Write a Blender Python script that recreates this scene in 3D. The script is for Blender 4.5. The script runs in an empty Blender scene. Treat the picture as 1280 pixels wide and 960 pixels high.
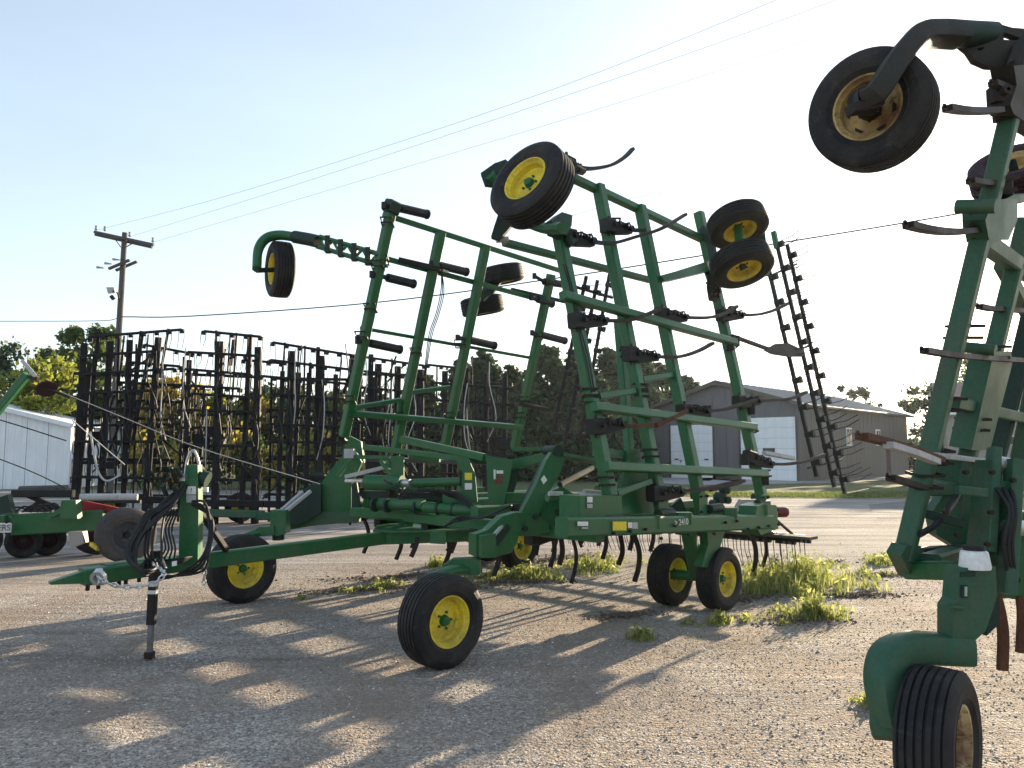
import bpy, math, random
import numpy as np
from mathutils import Vector, Matrix
random.seed(7); rng = np.random.default_rng(7)
SC = bpy.context.scene; COL = SC.collection
R = math.radians
# ------------------------------------------------------------------ camera, sky, sun, exposure
CAMZ = 1.7; PITCH = math.atan(85/960.0); FOC = 960.0
cam = bpy.data.cameras.new('camera'); co = bpy.data.objects.new('camera', cam); COL.objects.link(co)
co.location = (0, 0, CAMZ); co.rotation_euler = (R(90)+PITCH, 0, 0)
cam.sensor_width = 36; cam.lens = 27.0; cam.clip_start = 0.05; cam.clip_end = 3000
SC.camera = co
SUN_AZ = R(36.5); SUN_EL = R(12)
w = bpy.data.worlds.new('World'); SC.world = w; w.use_nodes = True
nt = w.node_tree; bg = nt.nodes['Background']
sky = nt.nodes.new('ShaderNodeTexSky'); sky.sky_type = 'NISHITA'; sky.sun_disc = False
sky.sun_elevation = SUN_EL; sky.sun_rotation = SUN_AZ
sky.air_density = 1.0; sky.dust_density = 1.0; sky.ozone_density = 1.6; sky.altitude = 300
hsv = nt.nodes.new('ShaderNodeHueSaturation'); hsv.inputs['Saturation'].default_value = .82   # thin high haze pales the blue
sg = nt.nodes.new('ShaderNodeVectorMath'); sg.operation = 'SCALE'; sg.inputs[3].default_value = .1; nt.links.new(sky.outputs[0], sg.inputs[0])
gm = nt.nodes.new('ShaderNodeGamma'); gm.inputs[1].default_value = .66; nt.links.new(sg.outputs[0], gm.inputs[0])          # milky, evenly bright haze
sg2 = nt.nodes.new('ShaderNodeVectorMath'); sg2.operation = 'SCALE'; sg2.inputs[3].default_value = 6.0; nt.links.new(gm.outputs[0], sg2.inputs[0]); nt.links.new(sg2.outputs[0], hsv.inputs['Color'])
stc = nt.nodes.new('ShaderNodeTexCoord'); smp = nt.nodes.new('ShaderNodeMapping'); smp.inputs['Scale'].default_value = (1, 1, 4.5); smp.inputs['Rotation'].default_value = (.12, .2, .5)
snz = nt.nodes.new('ShaderNodeTexNoise'); snz.inputs['Scale'].default_value = 1.7; snz.inputs['Detail'].default_value = 7; snz.inputs['Roughness'].default_value = .6
nt.links.new(stc.outputs['Generated'], smp.inputs[0]); nt.links.new(smp.outputs[0], snz.inputs['Vector'])
srp = nt.nodes.new('ShaderNodeMapRange'); srp.inputs[1].default_value = .35; srp.inputs[2].default_value = .75; srp.inputs[3].default_value = .99; srp.inputs[4].default_value = 1.07
nt.links.new(snz.outputs[0], srp.inputs[0]); smx = nt.nodes.new('ShaderNodeMix'); smx.data_type = 'RGBA'; smx.blend_type = 'MULTIPLY'; smx.inputs[0].default_value = 1
nt.links.new(hsv.outputs[0], smx.inputs[6]); nt.links.new(srp.outputs[0], smx.inputs[7]); nt.links.new(smx.outputs[2], bg.inputs[0]); bg.inputs[1].default_value = 0.12
sl = bpy.data.lights.new('sun', 'SUN'); sl.energy = 5.0; sl.angle = R(0.6); sl.color = (1, .80, .55)
so = bpy.data.objects.new('sun', sl); COL.objects.link(so)
sd = Vector((math.sin(SUN_AZ)*math.cos(SUN_EL), math.cos(SUN_AZ)*math.cos(SUN_EL), math.sin(SUN_EL)))
so.rotation_euler = sd.to_track_quat('Z', 'Y').to_euler(); so.location = (20, 25, 20)
SC.view_settings.view_transform = 'Standard'; SC.view_settings.look = 'None'
SC.view_settings.exposure = 1.65; SC.view_settings.gamma = 1
SC.render.engine = 'CYCLES'

# ------------------------------------------------------------------ measuring helpers
CP, SP = math.cos(PITCH), math.sin(PITCH)
CAM = Vector((0, 0, CAMZ))
def ray(px, py):
    x = (px-640)/FOC; y = (480-py)/FOC
    return Vector((x, CP - y*SP, SP + y*CP))
def PY(px, py, Y):                       # point at a given distance ahead
    d = ray(px, py); return CAM + d*(Y/d.y)
def PZ(px, py, z):                       # point at a given height
    d = ray(px, py); return CAM + d*((z-CAMZ)/d.z)
QH = math.sqrt(.5)
OX, OY = -3.59, 6.0                      # drawbar tip; s runs rearward, t towards the near side
def F(s, t, z): return Vector((OX+QH*(s+t), OY+QH*(s-t), z))
def on(plane, px, py, off=0.0):          # point of a plane (n, d)
    n, dd = plane; r = ray(px, py)
    return CAM + r*((dd+off-n.dot(CAM))/n.dot(r))
def tplane(t0, z0=0, k=0):               # t = t0 + k (z - z0)
    n = Vector((QH, -QH, -k)); d = n.dot(F(0, t0, z0)); L = n.length
    return (n/L, d/L)
def splane(s0):
    n = Vector((QH, QH, 0)); return (n, n.dot(F(s0, 0, 0)))
def yplane(Y): return (Vector((0, 1, 0)), Y)
def vplane(a, b):                        # vertical plane through two ground points
    d = Vector((b[0]-a[0], b[1]-a[1], 0)).normalized(); n = Vector((d.y, -d.x, 0)); return (n, n.dot(Vector((a[0], a[1], 0))))
TDIR = Vector((QH, -QH, 0)); SDIR = Vector((QH, QH, 0)); UP = Vector((0, 0, 1))

# ------------------------------------------------------------------ materials
def nodes(name):
    m = bpy.data.materials.new(name); m.use_nodes = True
    t = m.node_tree; return m, t, t.nodes['Principled BSDF'], t.nodes, t.links
def noise(N, L, scale, detail=4, rough=.55, coord='Object', dim=None, stretch=None):
    tc = N.new('ShaderNodeTexCoord'); n = N.new('ShaderNodeTexNoise')
    n.inputs['Scale'].default_value = scale; n.inputs['Detail'].default_value = detail; n.inputs['Roughness'].default_value = rough
    src = tc.outputs[coord]
    if stretch:
        mp = N.new('ShaderNodeMapping'); mp.inputs['Scale'].default_value = stretch[:3]
        if len(stretch) > 3: mp.inputs['Rotation'].default_value = (0, 0, stretch[3])
        L.new(src, mp.inputs[0]); src = mp.outputs[0]
    L.new(src, n.inputs['Vector']); return n
def ramp(N, L, src, stops):
    r = N.new('ShaderNodeValToRGB'); e = r.color_ramp.elements
    e[0].position, e[0].color = stops[0][0], (*stops[0][1], 1) if len(stops[0][1]) == 3 else stops[0][1]
    e[1].position, e[1].color = stops[-1][0], (*stops[-1][1], 1)
    for p, c in stops[1:-1]:
        k = e.new(p); k.color = (*c, 1)
    L.new(src, r.inputs[0]); return r
def mix(N, L, fac, a, b, mode='MIX'):
    m = N.new('ShaderNodeMix'); m.data_type = 'RGBA'; m.blend_type = mode
    for i, v in ((0, fac), (6, a), (7, b)):
        if hasattr(v, 'is_output') or hasattr(v, 'links'): L.new(v, m.inputs[i])
        else: m.inputs[i].default_value = v if i == 0 else (*v, 1)
    return m.outputs[2]
def paint(name, col, dirt=(.16, .13, .10), rough=.38, amount=.35, coat=.15, metal=0, bump=.12, edge=.62, spec=.35):
    m, t, b, N, L = nodes(name)
    n1 = noise(N, L, 3.1, 6, .65); r1 = ramp(N, L, n1.outputs[0], [(edge-.18, (0, 0, 0)), (edge+.16, (amount,)*3)])
    n2 = noise(N, L, 38, 4, .7); r2 = ramp(N, L, n2.outputs[0], [(.3, tuple(c*.78 for c in col)), (.72, tuple(min(1, c*1.15+.004) for c in col))])
    n3 = noise(N, L, 11, 8, .75, stretch=(1, 1, .35)); r3 = ramp(N, L, n3.outputs[0], [(.56, (0, 0, 0)), (.64, (amount*.9,)*3)])
    c1 = mix(N, L, r1.outputs[0], r2.outputs[0], dirt); c2 = mix(N, L, r3.outputs[0], c1, tuple(x*.7 for x in dirt)); L.new(c2, b.inputs['Base Color']); b.inputs['Specular IOR Level'].default_value = spec
    rr = ramp(N, L, n1.outputs[0], [(.3, (rough,)*3), (.75, (min(1, rough+.3),)*3)]); L.new(rr.outputs[0], b.inputs['Roughness'])
    b.inputs['Coat Weight'].default_value = coat; b.inputs['Coat Roughness'].default_value = .27; b.inputs['Metallic'].default_value = metal
    bp = N.new('ShaderNodeBump'); bp.inputs['Strength'].default_value = bump; bp.inputs['Distance'].default_value = .01
    L.new(n2.outputs[0], bp.inputs['Height']); L.new(bp.outputs[0], b.inputs['Normal'])
    return m
M = {}
M['green'] = paint('green_paint', (.002, .100, .028), (.10, .12, .07), .36, .5, .2, spec=.3, edge=.6)
M['oldgreen'] = paint('faded_green_paint', (.012, .088, .045), (.10, .10, .065), .45, .55, .05, edge=.55)
M['darkgreen'] = paint('dark_green_paint', (.003, .026, .016), (.05, .05, .045), .5, .4, .05)
M['black'] = paint('black_paint', (.006, .006, .007), (.03, .028, .025), .5, .4, .05)
M['blackframe'] = paint('weathered_black_paint', (.006, .0055, .008), (.022, .02, .02), .6, .5, 0)
M['steel'] = paint('spring_steel', (.018, .015, .015), (.06, .032, .02), .5, .6, 0, metal=.3)
M['rust'] = paint('rusty_steel', (.10, .038, .02), (.03, .02, .015), .75, .6, 0)
M['chrome'] = paint('bright_steel', (.6, .6, .6), (.3, .28, .25), .3, .4, 0, metal=.9)
M['yellow'] = paint('yellow_paint', (.80, .61, .025), (.26, .19, .08), .42, .75, .1, edge=.56)
M['oldyellow'] = paint('chalky_yellow_paint', (.62, .45, .17), (.13, .06, .03), .6, .95, 0, edge=.50)
M['cream'] = paint('chalky_cream_paint', (.72, .60, .33), (.12, .045, .022), .6, 1.0, 0, edge=.52)
M['rubber'] = paint('black_rubber', (.007, .007, .009), (.075, .065, .055), .6, .6, 0, bump=.3)
M['oldrubber'] = paint('dusty_grey_rubber', (.055, .05, .052), (.14, .12, .11), .85, .6, 0, bump=.3)
M['shadebrown'] = paint('backlit_brown_paint', (.022, .022, .018), (.05, .028, .018), .55, .6, 0)  # raised wheel arm against the light: its darkness is put into the colour
M['hose'] = paint('hose_rubber', (.012, .012, .013), (.05, .05, .05), .45, .3, 0)
M['white'] = paint('white_paint', (.78, .79, .80), (.45, .42, .38), .5, .3, 0)
M['decal'] = paint('decal_white', (.72, .72, .70), (.35, .33, .3), .5, .4, 0)
M['decalyellow'] = paint('decal_yellow', (.75, .62, .03), (.4, .33, .1), .5, .4, 0)
M['red'] = paint('red_paint', (.30, .012, .02), (.08, .03, .03), .5, .5, .05)
M['redlens'] = paint('red_reflector', (.14, .006, .006), (.1, .01, .01), .3, .3, .3)
M['purple'] = paint('dark_maroon_paint', (.03, .006, .012), (.02, .015, .015), .55, .5, 0)
M['wood'] = paint('weathered_pole_wood', (.10, .095, .09), (.05, .05, .05), .85, .7, 0)
M['wire'] = paint('wire', (.02, .02, .022), (.03, .03, .03), .5, .3, 0)
M['lightgrey'] = paint('light_grey_paint', (.42, .42, .42), (.25, .25, .25), .6, .4, 0)
M['bark'] = paint('bark', (.07, .055, .04), (.03, .025, .02), .9, .7, 0)
M['soil'] = paint('dark_soil', (.17, .13, .10), (.10, .08, .06), .95, .6, 0, bump=1)
def siding(name, col, scale):
    m, t, b, N, L = nodes(name); n1 = noise(N, L, 2.5, 5, .6, stretch=(1, 1, .25)); n2 = noise(N, L, 40, 2)
    r = ramp(N, L, n1.outputs[0], [(.25, tuple(c*.85 for c in col)), (.8, tuple(min(1, c*1.1) for c in col))])
    L.new(r.outputs[0], b.inputs['Base Color']); b.inputs['Roughness'].default_value = .5
    bp = N.new('ShaderNodeBump'); bp.inputs['Strength'].default_value = .15; L.new(n2.outputs[0], bp.inputs['Height']); L.new(bp.outputs[0], b.inputs['Normal'])
    return m
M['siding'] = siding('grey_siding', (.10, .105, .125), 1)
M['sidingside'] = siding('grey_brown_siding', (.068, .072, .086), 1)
M['roof'] = siding('grey_metal_roof', (.26, .28, .30), 1)
M['trim'] = siding('dark_trim', (.05, .045, .045), 1)
M['door'] = siding('white_door', (.80, .82, .84), 1)
M['shed'] = siding('pale_shed_siding', (.76, .78, .81), 1)
M['shedroof'] = siding('pale_shed_roof', (.72, .75, .78), 1)
M['tan'] = siding('tan_siding', (.27, .25, .225), 1)
M['maroon'] = siding('red_brown_roof', (.13, .055, .05), 1)
m, t, b, N, L = nodes('window_glass'); b.inputs['Base Color'].default_value = (.04, .05, .06, 1); b.inputs['Roughness'].default_value = .08; M['glass'] = m
def leaf(name, c1, c2, trans=.35):
    m, t, b, N, L = nodes(name)
    g = N.new('ShaderNodeNewGeometry'); r = ramp(N, L, g.outputs['Random Per Island'], [(0, c1), (1, c2)])
    L.new(r.outputs[0], b.inputs['Base Color']); b.inputs['Roughness'].default_value = .6
    tr = N.new('ShaderNodeBsdfTranslucent'); hs = N.new('ShaderNodeHueSaturation'); hs.inputs['Value'].default_value = 1.5
    L.new(r.outputs[0], hs.inputs['Color']); L.new(hs.outputs[0], tr.inputs[0])
    mx = N.new('ShaderNodeMixShader'); mx.inputs[0].default_value = trans
    L.new(b.outputs[0], mx.inputs[1]); L.new(tr.outputs[0], mx.inputs[2]); L.new(mx.outputs[0], N['Material Output'].inputs[0]); return m
M['leaf_dark'] = leaf('dark_needles', (.016, .038, .015), (.05, .085, .032), .28)
M['leaf_mid'] = leaf('green_leaves', (.035, .07, .015), (.09, .13, .03), .4)
M['leaf_light'] = leaf('yellow_green_leaves', (.11, .15, .02), (.26, .27, .04), .5)
M['leaf_gold'] = leaf('golden_leaves', (.18, .16, .025), (.36, .27, .06), .55)
M['weed'] = leaf('weed_leaves', (.10, .145, .03), (.38, .385, .13), .5)
M['straw'] = leaf('dry_straw', (.28, .22, .12), (.5, .42, .25), .3)
M['grassblade'] = leaf('grass_blades', (.06, .10, .02), (.16, .18, .05), .4)

def gravel_mat():
    m, t, b, N, L = nodes('gravel')
    tc = N.new('ShaderNodeTexCoord')
    def vor(s):
        v = N.new('ShaderNodeTexVoronoi'); v.inputs['Scale'].default_value = s; L.new(tc.outputs['Object'], v.inputs['Vector']); return v
    v1 = vor(48); v2 = vor(125)
    sepa = N.new('ShaderNodeSeparateColor'); L.new(v1.outputs['Color'], sepa.inputs[0])
    sepb = N.new('ShaderNodeSeparateColor'); L.new(v2.outputs['Color'], sepb.inputs[0])
    ra = ramp(N, L, sepa.outputs[0], [(0, (.08, .072, .064)), (.3, (.245, .220, .198)), (.7, (.39, .352, .318)), (1, (.76, .72, .67))])
    rb = ramp(N, L, sepb.outputs[1], [(0, (.10, .088, .078)), (.5, (.315, .280, .250)), (1, (.62, .575, .53))])
    c = mix(N, L, .5, ra.outputs[0], rb.outputs[0])
    nb = noise(N, L, .55, 6, .6); rbig = ramp(N, L, nb.outputs[0], [(.35, (.85, .85, .86)), (.65, (1.13, 1.11, 1.08))])
    c = mix(N, L, 1.0, c, rbig.outputs[0], 'MULTIPLY')
    # warm packed patches, damp stains and wheel tracks running across the yard
    nw = noise(N, L, .9, 7, .65, stretch=(1, .55, 1, R(35))); rw = ramp(N, L, nw.outputs[0], [(.42, (0, 0, 0)), (.64, (.8, .8, .8))]); c = mix(N, L, rw.outputs[0], c, (.275, .212, .165))
    ntk = noise(N, L, .8, 6, .7, stretch=(.16, 1.5, 1, R(-38))); rt = ramp(N, L, ntk.outputs[0], [(.34, (.62, .62, .63)), (.48, (1, 1, 1)), (.68, (1.22, 1.2, 1.16))]); c = mix(N, L, 1.0, c, rt.outputs[0], 'MULTIPLY')
    # packed dirt and ruts further back
    nd = noise(N, L, 1.3, 8, .65, stretch=(.12, 1.3, 1, R(-14))); rd = ramp(N, L, nd.outputs[0], [(.30, (.13, .118, .11)), (.45, (.25, .235, .22)), (.58, (.38, .36, .34)), (.7, (.56, .54, .51))])
    sp = N.new('ShaderNodeSeparateXYZ'); L.new(tc.outputs['Object'], sp.inputs[0])
    ad = N.new('ShaderNodeMath'); ad.operation = 'MULTIPLY_ADD'; L.new(nb.outputs[0], ad.inputs[0]); ad.inputs[1].default_value = 8; L.new(sp.outputs[1], ad.inputs[2])
    mr = N.new('ShaderNodeMapRange'); mr.inputs[1].default_value = 13; mr.inputs[2].default_value = 18; L.new(ad.outputs[0], mr.inputs[0])
    c = mix(N, L, mr.outputs[0], c, rd.outputs[0])
    L.new(c, b.inputs['Base Color']); b.inputs['Roughness'].default_value = .93; b.inputs['Specular IOR Level'].default_value = .2
    h = N.new('ShaderNodeMath'); h.operation = 'MULTIPLY_ADD'; L.new(v2.outputs['Distance'], h.inputs[0]); h.inputs[1].default_value = .5; L.new(v1.outputs['Distance'], h.inputs[2])
    bp = N.new('ShaderNodeBump'); bp.inputs['Strength'].default_value = .95; bp.inputs['Distance'].default_value = .018; bp.invert = True
    L.new(h.outputs[0], bp.inputs['Height'])
    bp2 = N.new('ShaderNodeBump'); bp2.inputs['Strength'].default_value = .6; bp2.inputs['Distance'].default_value = .09
    bp3 = N.new('ShaderNodeBump'); bp3.inputs['Strength'].default_value = .7; bp3.inputs['Distance'].default_value = .18; L.new(ntk.outputs[0], bp3.inputs['Height']); L.new(bp3.outputs[0], bp.inputs['Normal'])
    L.new(nd.outputs[0], bp2.inputs['Height']); L.new(bp.outputs[0], bp2.inputs['Normal']); L.new(bp2.outputs[0], b.inputs['Normal'])
    return m
M['gravel'] = gravel_mat()
m, t, b, N, L = nodes('loose_stones'); g = N.new('ShaderNodeNewGeometry')
r = ramp(N, L, g.outputs['Random Per Island'], [(0, (.14, .128, .118)), (.35, (.27, .248, .228)), (.75, (.41, .38, .35)), (1, (.74, .71, .67))])
L.new(r.outputs[0], b.inputs['Base Color']); b.inputs['Roughness'].default_value = .85; M['stone'] = m
def flatground(name, c1, c2, sc, bump=.3):
    m, t, b, N, L = nodes(name); n = noise(N, L, sc, 8, .7); n3 = noise(N, L, sc*25, 3, .7)
    r = ramp(N, L, n.outputs[0], [(.3, c1), (.7, c2)]); r3 = ramp(N, L, n3.outputs[0], [(.3, (.75,)*3), (.7, (1.2,)*3)])
    L.new(mix(N, L, 1.0, r.outputs[0], r3.outputs[0], 'MULTIPLY'), b.inputs['Base Color']); b.inputs['Roughness'].default_value = .95
    bp = N.new('ShaderNodeBump'); bp.inputs['Strength'].default_value = bump; bp.inputs['Distance'].default_value = .04; L.new(n3.outputs[0], bp.inputs['Height']); L.new(bp.outputs[0], b.inputs['Normal']); return m
M['lawn'] = flatground('lawn', (.045, .07, .02), (.10, .115, .035), .8, .8)
M['field'] = flatground('far_field', (.10, .12, .04), (.20, .18, .08), .05)
M['shaded_pad'] = flatground('shaded_pad', (.10, .10, .11), (.15, .15, .155), .7, .1)  # apron grey with the shade on it put into the base colour
M['concrete'] = flatground('concrete', (.27, .27, .28), (.36, .36, .37), .7, .1)

# ------------------------------------------------------------------ mesh building
class B:
    def __init__(s): s.v = []; s.f = []
    def add(s, vs, fs):
        o = len(s.v); s.v += [Vector(x) for x in vs]; s.f += [tuple(i+o for i in f) for f in fs]; return s
    def beam(s, a, b, w, h=None, up=None, ch=.12):
        a = Vector(a); b = Vector(b); h = h or w; d = (b-a).normalized()
        u = Vector(up) if up else (UP if abs(d.z) < .9 else Vector((0, 1, 0)))
        x = d.cross(u).normalized(); y = x.cross(d).normalized()
        c = min(w, h)*ch; P = [(-w/2+c, -h/2), (w/2-c, -h/2), (w/2, -h/2+c), (w/2, h/2-c), (w/2-c, h/2), (-w/2+c, h/2), (-w/2, h/2-c), (-w/2, -h/2+c)]
        vs = [p+x*i+y*j for p in (a, b) for i, j in P]
        fs = [(i, (i+1) % 8, 8+(i+1) % 8, 8+i) for i in range(8)] + [tuple(range(7, -1, -1)), tuple(range(8, 16))]
        return s.add(vs, fs)
    def tube(s, pts, r, n=8, flat=None, up=None):
        pts = [Vector(p) for p in pts]; k = len(pts); rs = r if isinstance(r, (list, tuple)) else [r]*k
        vs = []; u = None
        for i, p in enumerate(pts):
            d = (pts[min(i+1, k-1)]-pts[max(i-1, 0)]).normalized()
            if u is None: u = Vector(up) if up else (UP if abs(d.z) < .9 else Vector((0, 1, 0)))
            x = d.cross(u)
            if x.length < 1e-5: x = d.orthogonal()
            x.normalize(); y = x.cross(d).normalized(); u = y
            for j in range(n):
                a = 2*math.pi*(j+.5)/n; fx, fy = flat or (1, 1)
                vs.append(p + x*math.cos(a)*rs[i]*fx + y*math.sin(a)*rs[i]*fy)
        fs = [(i*n+j, i*n+(j+1) % n, (i+1)*n+(j+1) % n, (i+1)*n+j) for i in range(k-1) for j in range(n)]
        fs += [tuple(range(n-1, -1, -1)), tuple((k-1)*n+j for j in range(n))]
        return s.add(vs, fs)
    def rsweep(s, pts, w, h, up=None, ch=.22):
        pts = [Vector(p) for p in pts]; k = len(pts); ws = w if isinstance(w, list) else [w]*k; hs = h if isinstance(h, list) else [h]*k
        vs = []; u = Vector(up) if up else UP; n = 12
        for i, p in enumerate(pts):
            d = (pts[min(i+1, k-1)]-pts[max(i-1, 0)]).normalized(); x = d.cross(u).normalized() if d.cross(u).length > 1e-4 else d.orthogonal().normalized(); y = x.cross(d).normalized()
            if not up: u = y
            a, b_ = ws[i]/2, hs[i]/2; c = min(a, b_)*ch*2; e = c*.3
            for X, Y in ((-a+c, -b_), (a-c, -b_), (a-e, -b_+e), (a, -b_+c), (a, b_-c), (a-e, b_-e), (a-c, b_), (-a+c, b_), (-a+e, b_-e), (-a, b_-c), (-a, -b_+c), (-a+e, -b_+e)): vs.append(p+x*X+y*Y)
        fs = [(i*n+j, i*n+(j+1) % n, (i+1)*n+(j+1) % n, (i+1)*n+j) for i in range(k-1) for j in range(n)]+[tuple(range(n-1, -1, -1)), tuple((k-1)*n+j for j in range(n))]
        return s.add(vs, fs)
    def plate(s, pts, nrm, th):
        nrm = Vector(nrm).normalized(); k = len(pts); c = th/2
        vs = [Vector(p)-nrm*c for p in pts]+[Vector(p)+nrm*c for p in pts]
        fs = [tuple(range(k-1, -1, -1)), tuple(range(k, 2*k))]+[(i, (i+1) % k, k+(i+1) % k, k+i) for i in range(k)]
        return s.add(vs, fs)
    def box(s, c, sx, sy, sz, ax=None):
        c = Vector(c); ax = Vector(ax) if ax else Vector((1, 0, 0)); return s.beam(c-ax.normalized()*sx/2, c+ax.normalized()*sx/2, sy, sz, ch=.06)
    def lathe(s, c, axis, prof, n=24, close=False):
        c = Vector(c); a = Vector(axis).normalized(); x = a.orthogonal().normalized(); y = a.cross(x); k = len(prof); vs = []
        for z, r in prof:
            for j in range(n):
                t = 2*math.pi*j/n; vs.append(c+a*z+x*math.cos(t)*r+y*math.sin(t)*r)
        fs = [(i*n+j, i*n+(j+1) % n, (i+1)*n+(j+1) % n, (i+1)*n+j) for i in range(k-1) for j in range(n)]
        if close: fs += [((k-1)*n+j, (k-1)*n+(j+1) % n, (j+1) % n, j) for j in range(n)]
        return s.add(vs, fs)
    def build(s, name, mat, parent=None, smooth=0, center=True, kind=None):
        c = sum(s.v, Vector())/len(s.v) if center else Vector()
        me = bpy.data.meshes.new(name); me.from_pydata([v-c for v in s.v], [], s.f); me.update()
        me.materials.append(M[mat] if isinstance(mat, str) else mat)
        if smooth:
            me.shade_smooth()
            try: me.set_sharp_from_angle(angle=R(smooth))
            except Exception: pass
        o = bpy.data.objects.new(name, me); COL.objects.link(o); o.location = c
        if parent is not None: attach(o, parent)
        if kind: o['kind'] = kind
        return o
WL = {}
def wloc(o):
    return o.location + (wloc(o.parent) if o.parent else Vector())
def attach(o, p):
    o.location = o.location - wloc(p); o.parent = p
def thing(name, label, cat, loc, group=None):
    o = bpy.data.objects.new(name, None); COL.objects.link(o); o.location = loc; o.empty_display_size = .2
    return tag(o, label, cat, group)
def tag(o, label, cat, group=None):
    o['label'] = label; o['category'] = cat
    if group: o['group'] = group
    return o
def struct(o): o['kind'] = 'structure'; return o
def fast(name, V, Fc, mat, parent=None, kind=None):
    me = bpy.data.meshes.new(name); V = np.asarray(V, dtype=np.float32); Fc = np.asarray(Fc, dtype=np.int32)
    me.vertices.add(len(V)); me.vertices.foreach_set('co', V.ravel())
    me.loops.add(Fc.size); me.loops.foreach_set('vertex_index', Fc.ravel())
    me.polygons.add(len(Fc)); me.polygons.foreach_set('loop_start', np.arange(0, Fc.size, Fc.shape[1], dtype=np.int32))
    me.update(calc_edges=True); me.validate(); me.materials.append(M[mat])
    o = bpy.data.objects.new(name, me); COL.objects.link(o)
    if parent is not None: attach(o, parent)
    if kind: o['kind'] = kind
    return o
def arc(a, b, c, n=8):                   # quadratic curve a -> b with control c
    a, b, c = Vector(a), Vector(b), Vector(c)
    return [a*(1-t)**2 + c*2*t*(1-t) + b*t*t for t in [i/n for i in range(n+1)]]
def smoothpts(P, n=6):                   # catmull-rom
    P = [Vector(p) for p in P]; Q = [P[0]*2-P[1]]+P+[P[-1]*2-P[-2]]; out = []
    for i in range(1, len(Q)-2):
        for j in range(n):
            t = j/n; a, b, c, d = Q[i-1:i+3]
            out.append(.5*((2*b)+(c-a)*t+(2*a-5*b+4*c-d)*t*t+(3*b-a-3*c+d)*t**3))
    return out+[P[-1]]
def text(body, size, p, right, up, mat, parent, name='lettering'):
    cu = bpy.data.curves.new(name, 'FONT'); cu.body = body; cu.size = size; cu.extrude = .001; cu.align_x = 'CENTER'; cu.align_y = 'CENTER'
    tmp = bpy.data.objects.new('tmp', cu); COL.objects.link(tmp); dg = bpy.context.evaluated_depsgraph_get()
    me = bpy.data.meshes.new_from_object(tmp.evaluated_get(dg)); bpy.data.objects.remove(tmp)
    r = Vector(right).normalized(); u = Vector(up).normalized(); n = r.cross(u)
    me.transform(Matrix((r, u, n)).transposed().to_4x4()); me.materials.clear(); me.materials.append(M[mat]); me.name = name
    o = bpy.data.objects.new(name, me); COL.objects.link(o); o.location = p; attach(o, parent); return o

# wheels -----------------------------------------------------------
WC = {}
def wheel_mesh(Rr, W, holes):
    key = (round(Rr, 3), round(W, 3), holes)
    if key in WC: return WC[key]
    rb = Rr*.53; h = W/2
    pr = [(-h*.72, rb*.97), (-h*.86, rb*1.10), (-h*.95, rb*1.2), (-h*.985, rb*1.23), (-h*.96, rb*1.26), (-h, rb*1.42), (-h*1.01, rb*1.56), (-h*.99, rb*1.58), (-h*.97, Rr*.88), (-h*.86, Rr*.955), (-h*.78, Rr*.985)]
    nr = 5; xs = np.linspace(-h*.74, h*.74, nr*2+1)
    for i in range(nr):                  # circumferential ribs with grooves between
        x0 = -h*.74 + i*(h*1.48/nr); x1 = x0+h*1.48/nr; cr = Rr*(1-.012*abs((x0+x1)/2/h)**2*2); g = h*.035
        pr += [(x0+g, cr-.012), (x0+g*1.6, cr), (x1-g*1.6, cr), (x1-g, cr-.012)]
    pr += [(h*.78, Rr*.985), (h*.86, Rr*.955), (h*.97, Rr*.88), (h*.99, rb*1.58), (h*1.01, rb*1.56), (h, rb*1.42), (h*.96, rb*1.26), (h*.985, rb*1.23), (h*.95, rb*1.2), (h*.86, rb*1.10), (h*.72, rb*.97)]
    ty = B().lathe((0, 0, 0), (0, 0, 1), pr, 56, close=True)
    rm = B().lathe((0, 0, 0), (0, 0, 1), [(h*.80, rb*1.06), (h*.84, rb*1.05), (h*.82, rb*.99), (h*.66, rb*.95), (h*.55, rb*.88), (h*.15, rb*.84), (h*.10, rb*.78), (h*.12, rb*.60), (h*.22, rb*.46), (h*.22, rb*.22)], 40)
    rm.lathe((0, 0, 0), (0, 0, 1), [(-h*.80, rb*1.06), (-h*.84, rb*1.05), (-h*.82, rb*.99), (-h*.66, rb*.95), (-h*.55, rb*.86), (h*.05, rb*.83), (h*.04, rb*.6), (h*.14, rb*.45), (h*.14, rb*.2)], 40)
    BOLTS = []
    for i in range(5 if not holes else 6):
        a = 2*math.pi*i/(5 if not holes else 6); p = Vector((math.cos(a), math.sin(a), 0))*rb*.34
        BOLTS.append((p+Vector((0, 0, h*.2)), p+Vector((0, 0, h*.36))))
    hb = B().lathe((0, 0, 0), (0, 0, 1), [(-h*.9, rb*.16), (-h*.2, rb*.2), (h*.22, rb*.24), (h*.34, rb*.22), (h*.52, rb*.18), (h*.56, .001)], 16)
    for p, q in BOLTS: hb.tube([p, q], rb*.055, 6)
    if holes:                            # dark hand holes round the disc
        for i in range(6):
            a = 2*math.pi*(i+.5)/6; x = Vector((math.cos(a), math.sin(a), 0)); y = Vector((-math.sin(a), math.cos(a), 0)); c = x*rb*.68+Vector((0, 0, h*.115))
            hb.plate([c-y*rb*.16-x*rb*.04, c-y*rb*.1+x*rb*.05, c+y*rb*.1+x*rb*.05, c+y*rb*.16-x*rb*.04], (0, 0, 1), .012)
    out = []
    for nm, bb in (('tyre', ty), ('rim', rm), ('hub', hb)):
        me = bpy.data.meshes.new(nm); me.from_pydata(bb.v, [], bb.f); me.shade_smooth()
        try: me.set_sharp_from_angle(angle=R(32))
        except Exception: pass
        out.append(me)
    WC[key] = out; return out
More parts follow.
